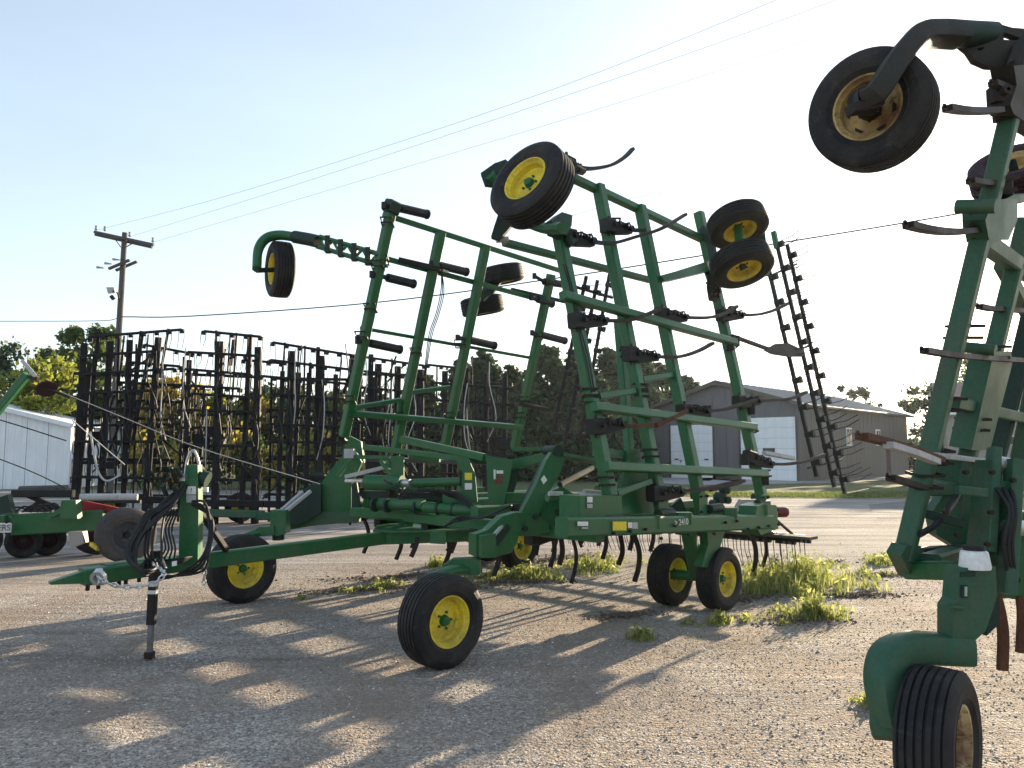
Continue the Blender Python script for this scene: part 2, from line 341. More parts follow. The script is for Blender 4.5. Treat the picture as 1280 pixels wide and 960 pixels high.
def wheel(parent, c, axis, Rr=.383, W=.27, rim='yellow', tyre='rubber', hub='darkgreen', holes=0, spin=0., name='wheel'):
    e = bpy.data.objects.new(name, None); COL.objects.link(e); e.location = c; e.empty_display_size = .2; attach(e, parent)
    q = Vector(axis).normalized().to_track_quat('Z', 'Y').to_matrix() @ Matrix.Rotation(spin, 3, 'Z'); e.rotation_euler = q.to_euler()
    for nm, me, mt in zip(('tyre', 'rim', 'hub'), wheel_mesh(Rr, W, holes), (tyre, rim, hub)):
        if not me.materials: me.materials.append(M[mt]); 
        o = bpy.data.objects.new(nm, me); COL.objects.link(o); o.parent = e
        if me.materials[0] != M[mt]:
            o.material_slots[0].link = 'OBJECT'; o.material_slots[0].material = M[mt]
    return e
def shank(parent, pts, w=.045, th=.022, mat='steel', name='shank', fork=0):
    b = B(); b.tube(smoothpts(pts, 5), math.sqrt(.5), 4, flat=(w, th)); d = (Vector(pts[-1])-Vector(pts[-2])).normalized()
    if fork:
        x = Vector(pts[-1]); up = UP if abs(d.z) < .8 else TDIR
        for k in (-1, 1): b.beam(x, x+d*.045+up*k*.014, .014, .012)
    return b.build(name, mat, parent, 50)
def clamp(parent, p, d, up=UP, L=.26, mat='black', name='spring_clamp'):     # spring cushion clamp of a shank
    p = Vector(p); d = Vector(d).normalized(); u = Vector(up).normalized(); s_ = d.cross(u).normalized(); b = B(); L = L*1.1
    b.beam(p-d*.08, p+d*.06, .12, .15, up=u); b.plate([p-u*.07, p+d*.05-u*.085, p+d*L-u*.05, p+d*(L+.02)+u*.01, p+d*(L-.06)+u*.035, p+d*.05+u*.02], s_, .075)
    for k in (-1, 1):
        c = p+s_*k*.05+u*.028; n = 22
        hp = [c+d*(.02+L*.8*i/n)+(u*math.cos(i*1.9)+s_*math.sin(i*1.9))*.03 for i in range(n+1)]
        b.tube(hp, .0125, 4)
    b.tube([p+d*L*.9-s_*.08, p+d*L*.9+s_*.08], .03, 7); b.tube([p-s_*.1+d*.03, p+s_*.1+d*.03], .02, 6); b.tube([p-u*.11, p+u*.11], .018, 5)
    return b.build(name, mat, parent, 40)
def ubolts(parent, p, d, w, name='u_bolt'):      # thin straps round a box beam
    d = Vector(d).normalized(); x = d.cross(UP).normalized() if abs(d.z) < .9 else Vector((1, 0, 0)); y = x.cross(d); b = B(); h = w/2+.012
    for k in (-.035, .035):
        c = Vector(p)+d*k; q = [c+x*h+y*h, c-x*h+y*h, c-x*h-y*h, c+x*h-y*h, c+x*h+y*h]; b.tube(q, .012, 4)
    return b.build(name, 'steel', parent)

# ================================================================== SETTING
def sheet(name, x0, x1, y0, y1, z, mat):
    o = B().add([(x0, y0, z), (x1, y0, z), (x1, y1, z), (x0, y1, z)], [(0, 1, 2, 3)]).build(name, mat, center=False); return struct(o)
sheet('ground', -500, 500, -100, 900, 0, 'gravel')
sheet('field', -498, 498, 62, 898, .012, 'field')
def poly(name, pts, z, mat): return struct(B().add([(x, y, z) for x, y in pts], [tuple(range(len(pts)))]).build(name, mat, center=False))
poly('lawn', [(4, 30), (9, 28.6), (22, 27.6), (40, 31), (60, 60), (38, 61), (18.2, 42.9), (12, 40), (6, 41)], .008, 'lawn')
poly('concrete_pad', [(4, 46), (10, 40), (17.5, 43), (16.9, 45), (9.8, 51.7), (5, 53)], .014, 'concrete')
poly('concrete_apron', [(10.2, 22), (12, 21), (15.5, 20.5), (22, 25), (20.5, 27.4), (14, 27.2), (11.5, 25)], .010, 'shaded_pad')
poly('grass_verge', [(-60, 38), (8.5, 33), (9, 45), (-6, 61), (-60, 61)], .006, 'lawn')

# loose stones in the foreground
def merge(parts):
    Vs, Fs, o = [], [], 0
    for V, Fc in parts:
        if Fc.shape[1] == 4: Fc = np.concatenate([Fc[:, [0, 1, 2]], Fc[:, [0, 2, 3]]])
        Vs.append(V); Fs.append(Fc+o); o += len(V)
    return np.concatenate(Vs), np.concatenate(Fs)
def stones(n, x0, x1, y0, y1, smin, smax):
    X = rng.uniform(x0, x1, n); Y = y0+(y1-y0)*rng.uniform(0, 1, n)**1.6; S = smin+(smax-smin)*rng.uniform(0, 1, n)**3
    base = np.array([(0, 0, 1), (1, 0, 0), (0, 1, 0), (-1, 0, 0), (0, -1, 0), (0, 0, -1)], float)
    fc = np.array([(0, 1, 2), (0, 2, 3), (0, 3, 4), (0, 4, 1), (5, 2, 1), (5, 3, 2), (5, 4, 3), (5, 1, 4)])
    a = rng.uniform(0, 6.28, n); ca, sa = np.cos(a), np.sin(a)
    V = base[None]*np.stack([S*rng.uniform(.7, 1.3, n), S*rng.uniform(.6, 1.1, n), S*rng.uniform(.35, .8, n)], 1)[:, None]
    V = V*rng.uniform(.75, 1.25, (n, 6, 1)) + rng.uniform(-.2, .2, (n, 6, 3))*S[:, None, None]
    V = np.stack([V[..., 0]*ca[:, None]-V[..., 1]*sa[:, None], V[..., 0]*sa[:, None]+V[..., 1]*ca[:, None], V[..., 2]], -1)
    V += np.stack([X, Y, S*.15], 1)[:, None]
    Fc = fc[None]+(np.arange(n)*6)[:, None, None]
    return V.reshape(-1, 3), Fc.reshape(-1, 3)
V, Fc = stones(120000, -5.5, 6.5, 2.6, 13.5, .0028, .0105)
V2, F2 = stones(1300, -5.5, 6.5, 2.6, 15, .008, .019); V, Fc = merge([(V, Fc), (V2, F2)])
o = fast('gravel_stones', V, Fc, 'stone', kind='stuff'); tag(o, 'loose pale gravel stones strewn over the yard in the foreground', 'gravel')

# ------------------------------------------------------------------ plants
def blades(n, cx, cy, rx, ry, h0, h1, wdt, lean=.5, rot=0., dens=1.0, z=0):
    a = rng.uniform(0, 6.28, n); rr = rng.uniform(0, 1, n)**(.5*dens); x = np.cos(a)*rr*rx; y = np.sin(a)*rr*ry
    X = cx+x*math.cos(rot)-y*math.sin(rot); Y = cy+x*math.sin(rot)+y*math.cos(rot)
    H = rng.uniform(h0, h1, n)*(1-.45*rr); d = rng.uniform(0, 6.28, n); L = H*rng.uniform(.1, lean, n)
    dx, dy = np.cos(d), np.sin(d); w_ = wdt*rng.uniform(.6, 1.3, n)
    Z = np.full(n, float(z))
    p0 = np.stack([X-dy*w_, Y+dx*w_, Z], 1); p1 = np.stack([X+dy*w_, Y-dx*w_, Z], 1)
    m0 = np.stack([X+dx*L*.35-dy*w_*.8, Y+dy*L*.35+dx*w_*.8, Z+H*.6], 1); m1 = np.stack([X+dx*L*.35+dy*w_*.8, Y+dy*L*.35-dx*w_*.8, Z+H*.6], 1)
    t = np.stack([X+dx*L, Y+dy*L, Z+H], 1)
    V = np.stack([p0, p1, m1, m0, t], 1).reshape(-1, 3); b_ = np.arange(n)*5
    Fc = np.concatenate([np.stack([b_, b_+1, b_+2], 1), np.stack([b_, b_+2, b_+3], 1), np.stack([b_+3, b_+2, b_+4], 1)])
    return V, Fc
def leaves(C, S, elong=1.6):             # small leaf quads at points C with sizes S
    n = len(C); u = rng.normal(size=(n, 3)); u /= np.linalg.norm(u, axis=1)[:, None]
    v = np.cross(u, rng.normal(size=(n, 3))); v /= np.linalg.norm(v, axis=1)[:, None]
    S = S[:, None]; V = np.stack([C-u*S*elong*.5, C+v*S*.45, C+u*S*elong*.5, C-v*S*.45], 1).reshape(-1, 3)
    b_ = np.arange(n)*4; return V, np.stack([b_, b_+1, b_+2, b_+3], 1)
def weed_patch(px, py, rx, ry, n, h, label, mat='weed', rot=0, leafy=1.0, name='weed_patch'):
    """stalks with small leaves up their length, thinning out towards the rim of the patch"""
    g = PZ(px, py, 0); P = []; k = max(6, int(n/105))
    for i in range(k):
        a = random.uniform(0, 6.28); rr = abs(random.gauss(0, .68)); rr = min(rr, 1.9); x, y = math.cos(a)*rr*rx, math.sin(a)*rr*ry
        cx = g.x+x*math.cos(rot)-y*math.sin(rot); cy = g.y+x*math.sin(rot)+y*math.cos(rot); hh = h*random.uniform(.5, 1.35)*max(.18, 1-.48*rr)
        P.append(blades(30, cx, cy, .13, .13, hh*.4, hh*1.3, .0045, .85))
        m_ = int(13*leafy); st = rng.uniform(0, 1, m_); lx, ly = random.gauss(0, .25)*hh, random.gauss(0, .25)*hh
        C = np.stack([cx+lx*st+rng.normal(0, .035, m_)*(1.2-st), cy+ly*st+rng.normal(0, .035, m_)*(1.2-st), .01+hh*st], 1)
        P.append(leaves(C, rng.uniform(.014, .045, m_)*(1.25-.6*st), 2.8))
    V, Fc = merge(P); o = fast(name, V, Fc, mat, kind='stuff'); return tag(o, label, 'weeds')
weed_patch(992, 732, 1.05, .7, 12500, .38, 'yellow-green weeds growing behind the near pair of rear wheels under the harrow', rot=.6)
weed_patch(1015, 772, .42, .26, 3400, .22, 'low bright leafy weeds in the gravel in front of the taller weed patch')
weed_patch(735, 712, .8, .6, 3800, .28, 'sunlit weeds under the middle of the cultivator between its shanks', rot=.7)
weed_patch(645, 722, .55, .40, 3500, .22, 'shaded weeds round the foot of the inner cultivator wheel')
weed_patch(470, 733, 1.1, .4, 1500, .10, 'thin grass on the dark soil behind the drawbar', rot=.4)
weed_patch(545, 708, .3, .2, 1200, .16, 'small grass tuft just left of the front wheel top')
weed_patch(800, 799, .12, .1, 420, .10, 'single small tuft in the shadow near the front wheel')
weed_patch(1095, 880, .12, .1, 300, .07, 'tiny tuft beside the curved wheel arm at the right')
weed_patch(1105, 705, 1.3, .8, 3600, .12, 'sparse dry weeds left of the right-hand cultivator', rot=.3)
weed_patch(900, 778, .35, .14, 1100, .10, 'flattened weeds in front of the paired rear wheels', rot=.3)
# dry straw on the ground
V, Fc = blades(900, 1.9, 7.0, 1.3, .35, .01, .03, .002, 7, .5); o = fast('straw_litter', V, Fc, 'straw', kind='stuff'); tag(o, 'dry straw scattered over the gravel before the weeds', 'straw')
V, Fc = merge([blades(2600, 12+i*2.3, 30+abs(i)*.5, 2.2, 1.6, .05, .22, .012, .6) for i in range(-2, 6)]); o = fast('lawn_grass', V, Fc, 'grassblade', kind='stuff'); tag(o, 'ragged grass along the edge of the lawn before the grey building', 'grass')
# dark turned soil clods
def clods(name, spots, label, n=900):
    Vs = []
    for (px, py, rx, ry, rot) in spots:
        g = PZ(px, py, 0); v, f = stones(n, -1, 1, 0, 1, .005, .028); v = v.reshape(-1, 6, 3)
        c = v.mean(1); a = rng.uniform(0, 6.28, n); rr = np.abs(rng.normal(0, .55, n)); x = np.cos(a)*rr*rx; y = np.sin(a)*rr*ry
        T = np.stack([g.x+x*math.cos(rot)-y*math.sin(rot), g.y+x*math.sin(rot)+y*math.cos(rot), c[:, 2]+.02*np.maximum(0, 1-rr)], 1)
        v = v-c[:, None]+T[:, None]; Vs.append((v.reshape(-1, 3), f))
    V, Fc = merge(Vs); return tag(fast(name, V, Fc, 'soil', kind='stuff'), label, 'soil')
clods('soil_ridge', [(500, 722, 1.5, .42, .35), (600, 705, .9, .4, .7), (650, 728, .9, .3, .1), (440, 738, .8, .25, .3), (780, 770, .4, .16, .4), (690, 700, 1.3, .45, .75), (560, 735, .8, .3, .2)], 'ridge of dark turned soil under the middle cultivator')
clods('soil_ridge', [(1010, 706, 1.1, .34, .5), (1100, 720, .9, .30, .2), (930, 748, .5, .25, .5), (1070, 745, .7, .2, .1), (1000, 775, .5, .25, .3)], 'dark soil clods between the weeds and the right-hand machine', 700)

# ------------------------------------------------------------------ trees
def tree(px, py_top, Y, rad, mat, label, kind='round', leafn=7000, size=.22, group=None, z0=0.):
    top = PY(px, py_top, Y); H = top.z; x, y = top.x, top.y
    t = thing('tree', label, 'tree', (x, y, 0), group)
    tb = B(); tb.tube([(x, y, -.1), (x+rad*.03, y, H*.3), (x-rad*.02, y, H*.65), (x, y, H*.93)], [H*.022+.05, H*.017+.03, H*.011, .02], 7)
    tb.build('trunk', 'bark', t, 60)
    lb = B(); cen = []; 
    if kind == 'round':
        nb = 26
        for i in range(nb):
            a = random.uniform(0, 6.28); h = random.uniform(.32, .97); rr = rad*math.sqrt(max(.05, 1-((h-.6)/.45)**2))*random.uniform(.45, 1)
            c = Vector((x+math.cos(a)*rr, y+math.sin(a)*rr, H*h)); cen.append((c, rad*random.uniform(.2, .38)))
            lb.tube([(x, y, H*h*.62), Vector((x, y, H*h*.62)).lerp(c, .55)+Vector((0, 0, .2)), c], [.06+H*.004, .04, .012], 5)
    else:                                 # conifer: whorls that narrow to the top
        nb = 60
        for i in range(nb):
            h = .10+.88*i/nb; a = i*2.4+random.uniform(-.4, .4); rr = rad*(1-h)**.62*random.uniform(.5, 1.12)+.10
            c = Vector((x+math.cos(a)*rr*.75, y+math.sin(a)*rr*.75, H*h-rr*.12)); cen.append((c, max(.26, rr*.52)))
            lb.tube([(x, y, H*h), c], [.035, .008], 4)
    lb.build('limbs', 'bark', t)
    per = leafn//len(cen); Cs = []
    for c, r_ in cen:
        d = rng.normal(size=(per, 3)); d /= np.linalg.norm(d, axis=1)[:, None]; d *= (rng.uniform(0, 1, per)**.45)[:, None]*r_*(1+.35*rng.normal(size=(per, 1)))
        d[:, 2] *= .7 if kind == 'round' else .5
        Cs.append(np.array(c)[None]+d)
    C = np.concatenate(Cs); V, Fc = leaves(C, rng.uniform(.5, 1.2, len(C))*size, 1.6)
    fast('crown', V, Fc, mat, t); return t
# left group
tree(36, 430, 50, 2.9, 'leaf_dark', 'dark tree farthest left behind the pale shed and the yellow-green tree', 'round', 5200, .28)
tree(76, 432, 52, 2.0, 'leaf_dark', 'dark narrow tree between the yellow-green tree and the black machine', 'round', 4500, .30)
tree(108, 410, 44, 2.1, 'leaf_mid', 'tall green tree behind the leftmost black folded machine', 'round', 6500, .24)
tree(50, 450, 39.5, 2.5, 'leaf_light', 'sunlit yellow-green tree right behind the pale shed', 'round', 9000, .22)
tree(-14, 468, 42, 2.4, 'leaf_mid', 'green tree cut by the left picture edge above the shed', 'round', 5000, .24)
tree(160, 470, 46, 2.6, 'leaf_mid', 'green tree seen through the leftmost black folded machine', 'round', 6000, .24)
tree(215, 478, 44, 2.4, 'leaf_gold', 'golden leaved tree seen through the gap between the first black machines', 'round', 6000, .22)
tree(262, 490, 46, 2.2, 'leaf_light', 'yellow-green tree seen between the first and second black machines', 'round', 5500, .22)
tree(335, 478, 50, 3.0, 'leaf_dark', 'dark tree behind the second black folded machine', 'round', 6000, .26)
tree(300, 500, 48, 2.2, 'leaf_gold', 'golden bush-like tree behind the second black machine', 'round', 5000, .22)
tree(395, 490, 52, 3.0, 'leaf_mid', 'green tree behind the third black folded machine', 'round', 6000, .24)
tree(460, 488, 54, 3.0, 'leaf_dark', 'dark tree behind the far wing of the cultivator', 'round', 6000, .26)
# evergreens in the middle
for i, (px, py, Y, rd, lb_) in enumerate([
    (530, 468, 56, 2.3, 'low evergreen behind the lifted far wing, left of the evergreen row'), (577, 452, 54, 2.2, 'evergreen seen between the second and third beams of the far wing'),
    (605, 440, 52, 2.6, 'pointed evergreen left of the last beam of the far wing'), (640, 458, 54, 2.4, 'evergreen behind the last beam of the far wing'),
    (685, 432, 50, 2.6, 'tall evergreen just left of the front beam of the near wing'), (720, 441, 52, 2.4, 'evergreen behind the front beam of the near wing'),
    (762, 436, 52, 2.6, 'evergreen between the first two beams of the near wing'), (800, 444, 54, 2.5, 'evergreen behind the second beam of the near wing'),
    (826, 455, 56, 2.2, 'evergreen between the second and third beams of the near wing'), (858, 472, 60, 2.2, 'smallest evergreen of the row, beside the gable of the grey building'),
    (742, 470, 46, 2.0, 'shorter evergreen in front of the evergreen row near the middle'), (655, 480, 46, 2.0, 'shorter evergreen in front of the row at the far wing corner')]):
    tree(px, py-4, Y, rd*1.25, 'leaf_dark', lb_, 'cone', 13000, .25, 'row of dark evergreens behind the machines')
# trees right
tree(1066, 479, 76, 1.8, 'leaf_dark', 'small tree rising behind the grey building roof', 'round', 2600, .26)
tree(1095, 500, 78, 1.3, 'leaf_dark', 'tiny tree top behind the far end of the grey roof', 'round', 1500, .24)
tree(1162, 482, 60, 2.4, 'leaf_dark', 'thin tree between the grey and the tan buildings', 'round', 3200, .24)
tree(1255, 425, 58, 3.0, 'leaf_mid', 'tree showing between the beams of the right-hand machine', 'round', 4200, .24)
# low hedge far off
P = []
for i in range(70):
    x = -60+i*1.75; c = np.array((x, 74+random.uniform(-3, 3), random.uniform(.5, 2.2))); k = 520; d = rng.normal(size=(k, 3)); d /= np.linalg.norm(d, axis=1)[:, None]
    P.append(leaves(c+d*(rng.uniform(0, 1, k)**.5)[:, None]*np.array((1.8, 1.4, 1.9)), rng.uniform(.2, .45, k)))
V, Fc = merge(P); tag(fast('hedgerow', V, Fc, 'leaf_dark', kind='stuff'), 'long dark hedgerow along the far edge of the yard', 'hedge')
P = []
for i in range(60):
    x = -26+i*.62; c = np.array((x, 36+random.uniform(-1, 1), random.uniform(.3, 1.6))); k = 230; d = rng.normal(size=(k, 3)); d /= np.linalg.norm(d, axis=1)[:, None]
    P.append(leaves(c+d*(rng.uniform(0, 1, k)**.5)[:, None]*np.array((.9, .7, 1.1)), rng.uniform(.10, .26, k)))
V, Fc = merge([p for i, p in enumerate(P) if i > 13 and i < 39]); tag(fast('brush', V, Fc, 'leaf_mid', kind='stuff'), 'tall green brush right behind the row of black machines', 'brush')
P2 = [p for i, p in enumerate(P) if i % 3 == 0 and 14 < i < 34]
V, Fc = merge(P2); V = V+np.array((0.3, -1.2, .5)); tag(fast('brush', V, Fc, 'leaf_gold', kind='stuff'), 'golden autumn brush showing through the black machines', 'brush')

# ================================================================== BUILDINGS
def wallpanels(parent, a, b, zb, ztop, mat, step=.9, name='wall_panel', holes=()):
    """ribbed metal sheets side by side from a to b (outer side to the right of a->b); ztop(u) height; holes (u0,u1,z0,z1)"""
    a = Vector((*a, 0)); b = Vector((*b, 0)); d = (b-a); Ln = d.length; d.normalize(); n = Vector((d.y, -d.x, 0))
    cuts = sorted(set([0, Ln]+[h for H in holes for h in H[:2]]))
    for c0, c1 in zip(cuts[:-1], cuts[1:]):
        k = max(1, round((c1-c0)/step)); w_ = (c1-c0)/k
        for i in range(k):
            u0 = c0+i*w_; u1 = u0+w_; um = (u0+u1)/2; segs = [(zb, None)]
            for H in holes:
                if H[0]-.01 < um < H[1]+.01: segs = ([(zb, H[2])] if H[2] > zb+.05 else [])+[(H[3], None)]
            for z0, z1 in segs:
                g = .012; p0 = a+d*(u0+g); p1 = a+d*(u1-g); t0 = z1 or ztop(u0+g); t1 = z1 or ztop(u1-g)
                bb = B().plate([p0+UP*z0, p1+UP*z0, p1+UP*t1, p0+UP*t0], n, .05)
                for f in (.0, .33, .66):
                    q = p0.lerp(p1, f)+d*.04+n*.035; tt = t0+(t1-t0)*f; bb.add([q+UP*z0, q+d*.05+UP*z0, q+d*.05+UP*tt, q+UP*tt, q+n*-.015+UP*z0-d*.02, q+d*.07-n*.015+UP*z0, q+d*.07-n*.015+UP*tt, q-n*.015-d*.02+UP*tt], [(0, 1, 2, 3), (4, 0, 3, 7), (1, 5, 6, 2)])
                bb.build(name, mat, parent)
def wbox(parent, a, d, n, u0, u1, z0, z1, off, th, mat, name):
    p = a+n*off; return B().plate([p+d*u0+UP*z0, p+d*u1+UP*z0, p+d*u1+UP*z1, p+d*u0+UP*z1], n, th).build(name, mat, parent)
def garage_door(parent, a, d, n, u0, u1, z0, z1, winu):
    e = bpy.data.objects.new('garage_door', None); COL.objects.link(e); e.location = a+d*u0; attach(e, parent)
    k = 6
    for i in range(k):
        za = z0+(z1-z0)*i/k; zc = z0+(z1-z0)*(i+1)/k; wbox(e, a, d, n, u0+.03, u1-.03, za+.005, zc-.005, .03, .05, 'door', 'door_panel')
    wbox(e, a, d, n, u0-.10, u0+.02, z0, z1+.1, .05, .08, 'trim', 'door_jamb'); wbox(e, a, d, n, u1-.02, u1+.10, z0, z1+.1, .05, .08, 'trim', 'door_jamb')
    zz = z0+(z1-z0)*.42; wbox(e, a, d, n, winu, winu+.75, zz, zz+.34, .065, .03, 'trim', 'door_window'); wbox(e, a, d, n, winu+.07, winu+.68, zz+.07, zz+.27, .084, .02, 'glass', 'pane')
    for k2 in (.1, .45, .8): wbox(e, a, d, n, u0+(u1-u0)*k2, u0+(u1-u0)*k2+.28, z0+(z1-z0)*.34, z0+(z1-z0)*.34+.09, .07, .03, 'trim', 'handle')
A0 = (9.4, 51.9); A1 = (16.75, 45.0)
bl = thing('workshop_building', 'long grey metal workshop with two white garage doors in its gable end', 'building', (16.75, 45, 0))
a = Vector((*A0, 0)); d = (Vector((*A1, 0))-a); LN = d.length; d.normalize(); n = Vector((d.y, -d.x, 0))
EH = 4.45; PK = 6.05
gz = lambda u: EH+(PK-EH)*(1-abs(u/LN-.5)*2)
zd0 = .02; r0, r1, l0, l1 = 6.45, LN-.12, 1.5, 4.6
zr = PY(965, 522, 46.4).z; zl = PY(872, 531, 49.5).z
wallpanels(bl, A0, A1, 0, gz, 'siding', .9, holes=((l0, l1, 0, zl), (r0, r1, 0, zr)))
garage_door(bl, a, d, n, l0, l1, .02, zl, 2.6); garage_door(bl, a, d, n, r0, r1, .02, zr, 7.9)
sdv = -n; B1v = Vector((*A1, 0)); SL = 20.5; B2v = B1v+sdv*SL
dd = sdv; nn = Vector((dd.y, -dd.x, 0))
wins = ((7.6, 8.35, 2.2, 3.2), (13.3, 14.0, 2.25, 3.2))
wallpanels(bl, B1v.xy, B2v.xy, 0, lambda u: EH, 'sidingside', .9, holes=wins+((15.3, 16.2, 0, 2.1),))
for u0, u1, z0, z1 in wins:
    wbox(bl, B1v, dd, nn, u0-.1, u1+.1, z0-.1, z1+.1, .02, .10, 'door', 'window'); wbox(bl, B1v, dd, nn, u0, u1, z0, z1, .075, .03, 'glass', 'pane'); wbox(bl, B1v, dd, nn, (u0+u1)/2-.025, (u0+u1)/2+.025, z0, z1, .095, .02, 'door', 'mullion')
wbox(bl, B1v, dd, nn, 15.3, 16.2, .02, 2.1, .0, .06, 'purple', 'side_door')
back = B().plate([a+sdv*SL, B2v, B2v+UP*EH, (a+d*LN/2)+sdv*SL+UP*PK, a+sdv*SL+UP*EH], n, .08); back.build('rear_wall', 'siding', bl)
B().plate([a, a+sdv*SL, a+sdv*SL+UP*EH, a+UP*EH], d, .08).build('side_wall', 'siding', bl)
for side in (0, 1):                       # two roof slopes from ribbed sheets
    e0 = (a if side == 0 else a+d*LN); out = -d if side == 0 else d; ridge = a+d*LN/2
    el = e0+out*.35+UP*(EH-.02); rg = ridge+UP*(PK+.10)
    for i in range(21):
        p = n*.4-n*(i*1.02); q = n*.4-n*((i+1)*1.02-.02)
        bb = B().plate([el+p+UP*.08, el+q+UP*.08, rg+q, rg+p], (rg-el).cross(n), .05); bb.beam(el+p+UP*.13, rg+p+UP*.05, .05, .05); bb.build('roof_sheet', 'roof', bl)
    B().beam(el+n*.45+UP*.02, rg+n*.45-UP*.06, .06, .24).build('fascia', 'trim', bl)
    B().beam(el+n*.45+out*.04, el-n*21+out*.04, .12, .16).build('gutter', 'trim', bl)
tb = thing('tan_building', 'tan sided house with red-brown roof seen behind the right-hand machine', 'building', (22, 38, 0))
ta = Vector((23.4, 41.5, 0)); tbv = Vector((38, 34, 0)); td = (tbv-ta).normalized(); tn = Vector((td.y, -td.x, 0)); TL = (tbv-ta).length
wallpanels(tb, ta.xy, tbv.xy, 0, lambda u: 3.9, 'tan', 1.2)
sp_ = vplane(ta.xy[:], (ta+Vector((4, 7, 0))).xy[:])
wallpanels(tb, (ta+(-tn)*9).xy, ta.xy, 0, lambda u: 3.9+1.8*(1-abs(u/9-.5)*2), 'tan', 1.2)
for k in (0, 1):
    e1 = ta+tn*.4-td*.4+UP*3.82 if k == 0 else ta-tn*9.4-td*.4+UP*3.82; rg = ta-tn*4.5-td*.4+UP*5.75
    B().plate([e1, e1+td*(TL+.8), rg+td*(TL+.8), rg], (rg-e1).cross(td), .10).build('roof', 'maroon', tb)
    B().beam(e1-UP*.05, e1+td*(TL+.8)-UP*.05, .1, .18).build('gutter', 'door', tb)
for u in (3.0, 6.5, 10): wbox(tb, ta, td, tn, u, u+1.1, 1.2, 2.4, .03, .1, 'door', 'window'); wbox(tb, ta, td, tn, u+.1, u+1.0, 1.3, 2.3, .09, .03, 'glass', 'pane')
# pale shed at left
sh = thing('metal_shed', 'pale blue-white ribbed metal shed at the left edge of the yard', 'shed', (-21, 35.5, 0))
S1 = PZ(84, 611, 0); S0 = Vector((S1.x-11, S1.y-1.5, 0)); zs = PY(84, 531, S1.y).z
shd = (S1-S0).normalized(); SLn = (S1-S0).length
wallpanels(sh, S0.xy, S1.xy, 0, lambda u: zs+.25*(SLn-u) if u > SLn/2 else zs+.25*u, 'shed', .95)
sn = Vector((shd.y, -shd.x, 0))
wallpanels(sh, S1.xy, (S1-sn*9).xy, 0, lambda u: zs, 'shed', .95)
for k in (0, 1):
    e1 = (S1+shd*.25 if k == 0 else S0-shd*.25)+UP*(zs-.02); rg = (S0+S1)/2+UP*(zs+.25*SLn/2+.06)
    for i in range(9):
        p = sn*.25-sn*i*1.0; q = p-sn*.98; B().plate([e1+p, e1+q, rg+q, rg+p], (rg-e1).cross(sn), .06).build('roof_sheet', 'shedroof', sh)
    B().beam(e1+sn*.3-UP*.05, rg+sn*.3-UP*.05, .05, .2).build('fascia', 'shedroof', sh)
B().beam(S1+shd*.03+sn*.03, S1+shd*.03+sn*.03+UP*zs, .12, .12).build('corner_trim', 'shedroof', sh)
wbox(sh, S0, shd, sn, SLn-4.2, SLn-3.2, .05, .45, .06, .05, 'lightgrey', 'vent')

# ================================================================== UTILITY POLE AND WIRES
pb = PZ(138, 640, 0); Yp = 28.0; top = PY(156, 291, Yp); bot = PY(140, 560, Yp); bot = top+(bot-top)*((top.z+.3)/(top.z-bot.z))
up_ = thing('utility_pole', 'leaning wooden utility pole with two crossarms and a lamp behind the black machines', 'utility pole', (bot.x, bot.y, 0))
B().tube([bot, bot.lerp(top, .5), top], [.13, .115, .095], 12).build('pole', 'wood', up_, 40)
for (x0, y0, x1, y1, dy, w_) in ((118, 290, 192, 306, -.16, .16), (119, 293, 190, 309, .16, .16), (136, 336, 162, 325, -.2, .14), (145, 338, 171, 327, .2, .14)):
    B().beam(PY(x0, y0, Yp+dy), PY(x1, y1, Yp+dy+(.0)), .11, w_*.62).build('crossarm', 'wood', up_)
for (x0, y0, x1, y1) in ((144, 299, 151, 309), (166, 304, 157, 309)): B().beam(PY(x0, y0, Yp-.25), PY(x1, y1, Yp-.2), .03).build('arm_brace', 'steel', up_)
for (x, y) in ((120, 288), (131, 289), (162, 296), (191, 303)): B().lathe(PY(x, y, Yp), UP, [(0, .03), (.05, .06), (.1, .03), (.16, .055), (.2, .01)], 8).build('insulator', 'lightgrey', up_, 40)
for (x, y) in ((141, 324), (131, 329), (121, 334)):
    B().tube([PY(x, y, Yp), PY(x+9, y+1, Yp)], [.05, .02], 6).build('insulator', 'lightgrey', up_)
lp = B(); lp.tube([PY(149, 374, Yp-.1), PY(147, 366, Yp-.4), PY(141, 364, Yp-.6)], .03, 6); lp.build('lamp_arm', 'steel', up_)
B().plate([PY(134, 359, Yp-.5), PY(143.5, 359, Yp-.5), PY(145, 366, Yp-.5), PY(136, 367, Yp-.5)], (0, 1, .2), .14).build('floodlight', 'lightgrey', up_)
B().beam(PY(139, 370, Yp-.4), PY(142, 374, Yp-.4), .12).build('sensor', 'steel', up_)
def cable(name, P, r, label, cat='power line', mat='wire', n=6, group=None):
    return tag(B().tube(smoothpts(P, n), r, 5).build(name, mat), label, cat, group)
ow = 'overhead wires crossing the sky'
cable('overhead_wire', [PY(120, 288, 28), PY(300, 240, 24), PY(640, 130, 18.5), PY(970, 0, 14), PY(1200, -110, 12)], .0042, 'highest of the three thin wires rising to the top of the sky', group=ow)
cable('overhead_wire', [PY(162, 296, 28), PY(360, 234, 24), PY(700, 122, 18.5), PY(1045, 0, 14.5), PY(1280, -100, 12.5)], .0042, 'middle one of the three thin wires rising to the right', group=ow)
cable('overhead_wire', [PY(191, 303, 28), PY(430, 232, 24), PY(800, 120, 19), PY(1150, 0, 15.5), PY(1400, -105, 13)], .0042, 'lowest of the three thin wires rising to the right', group=ow)
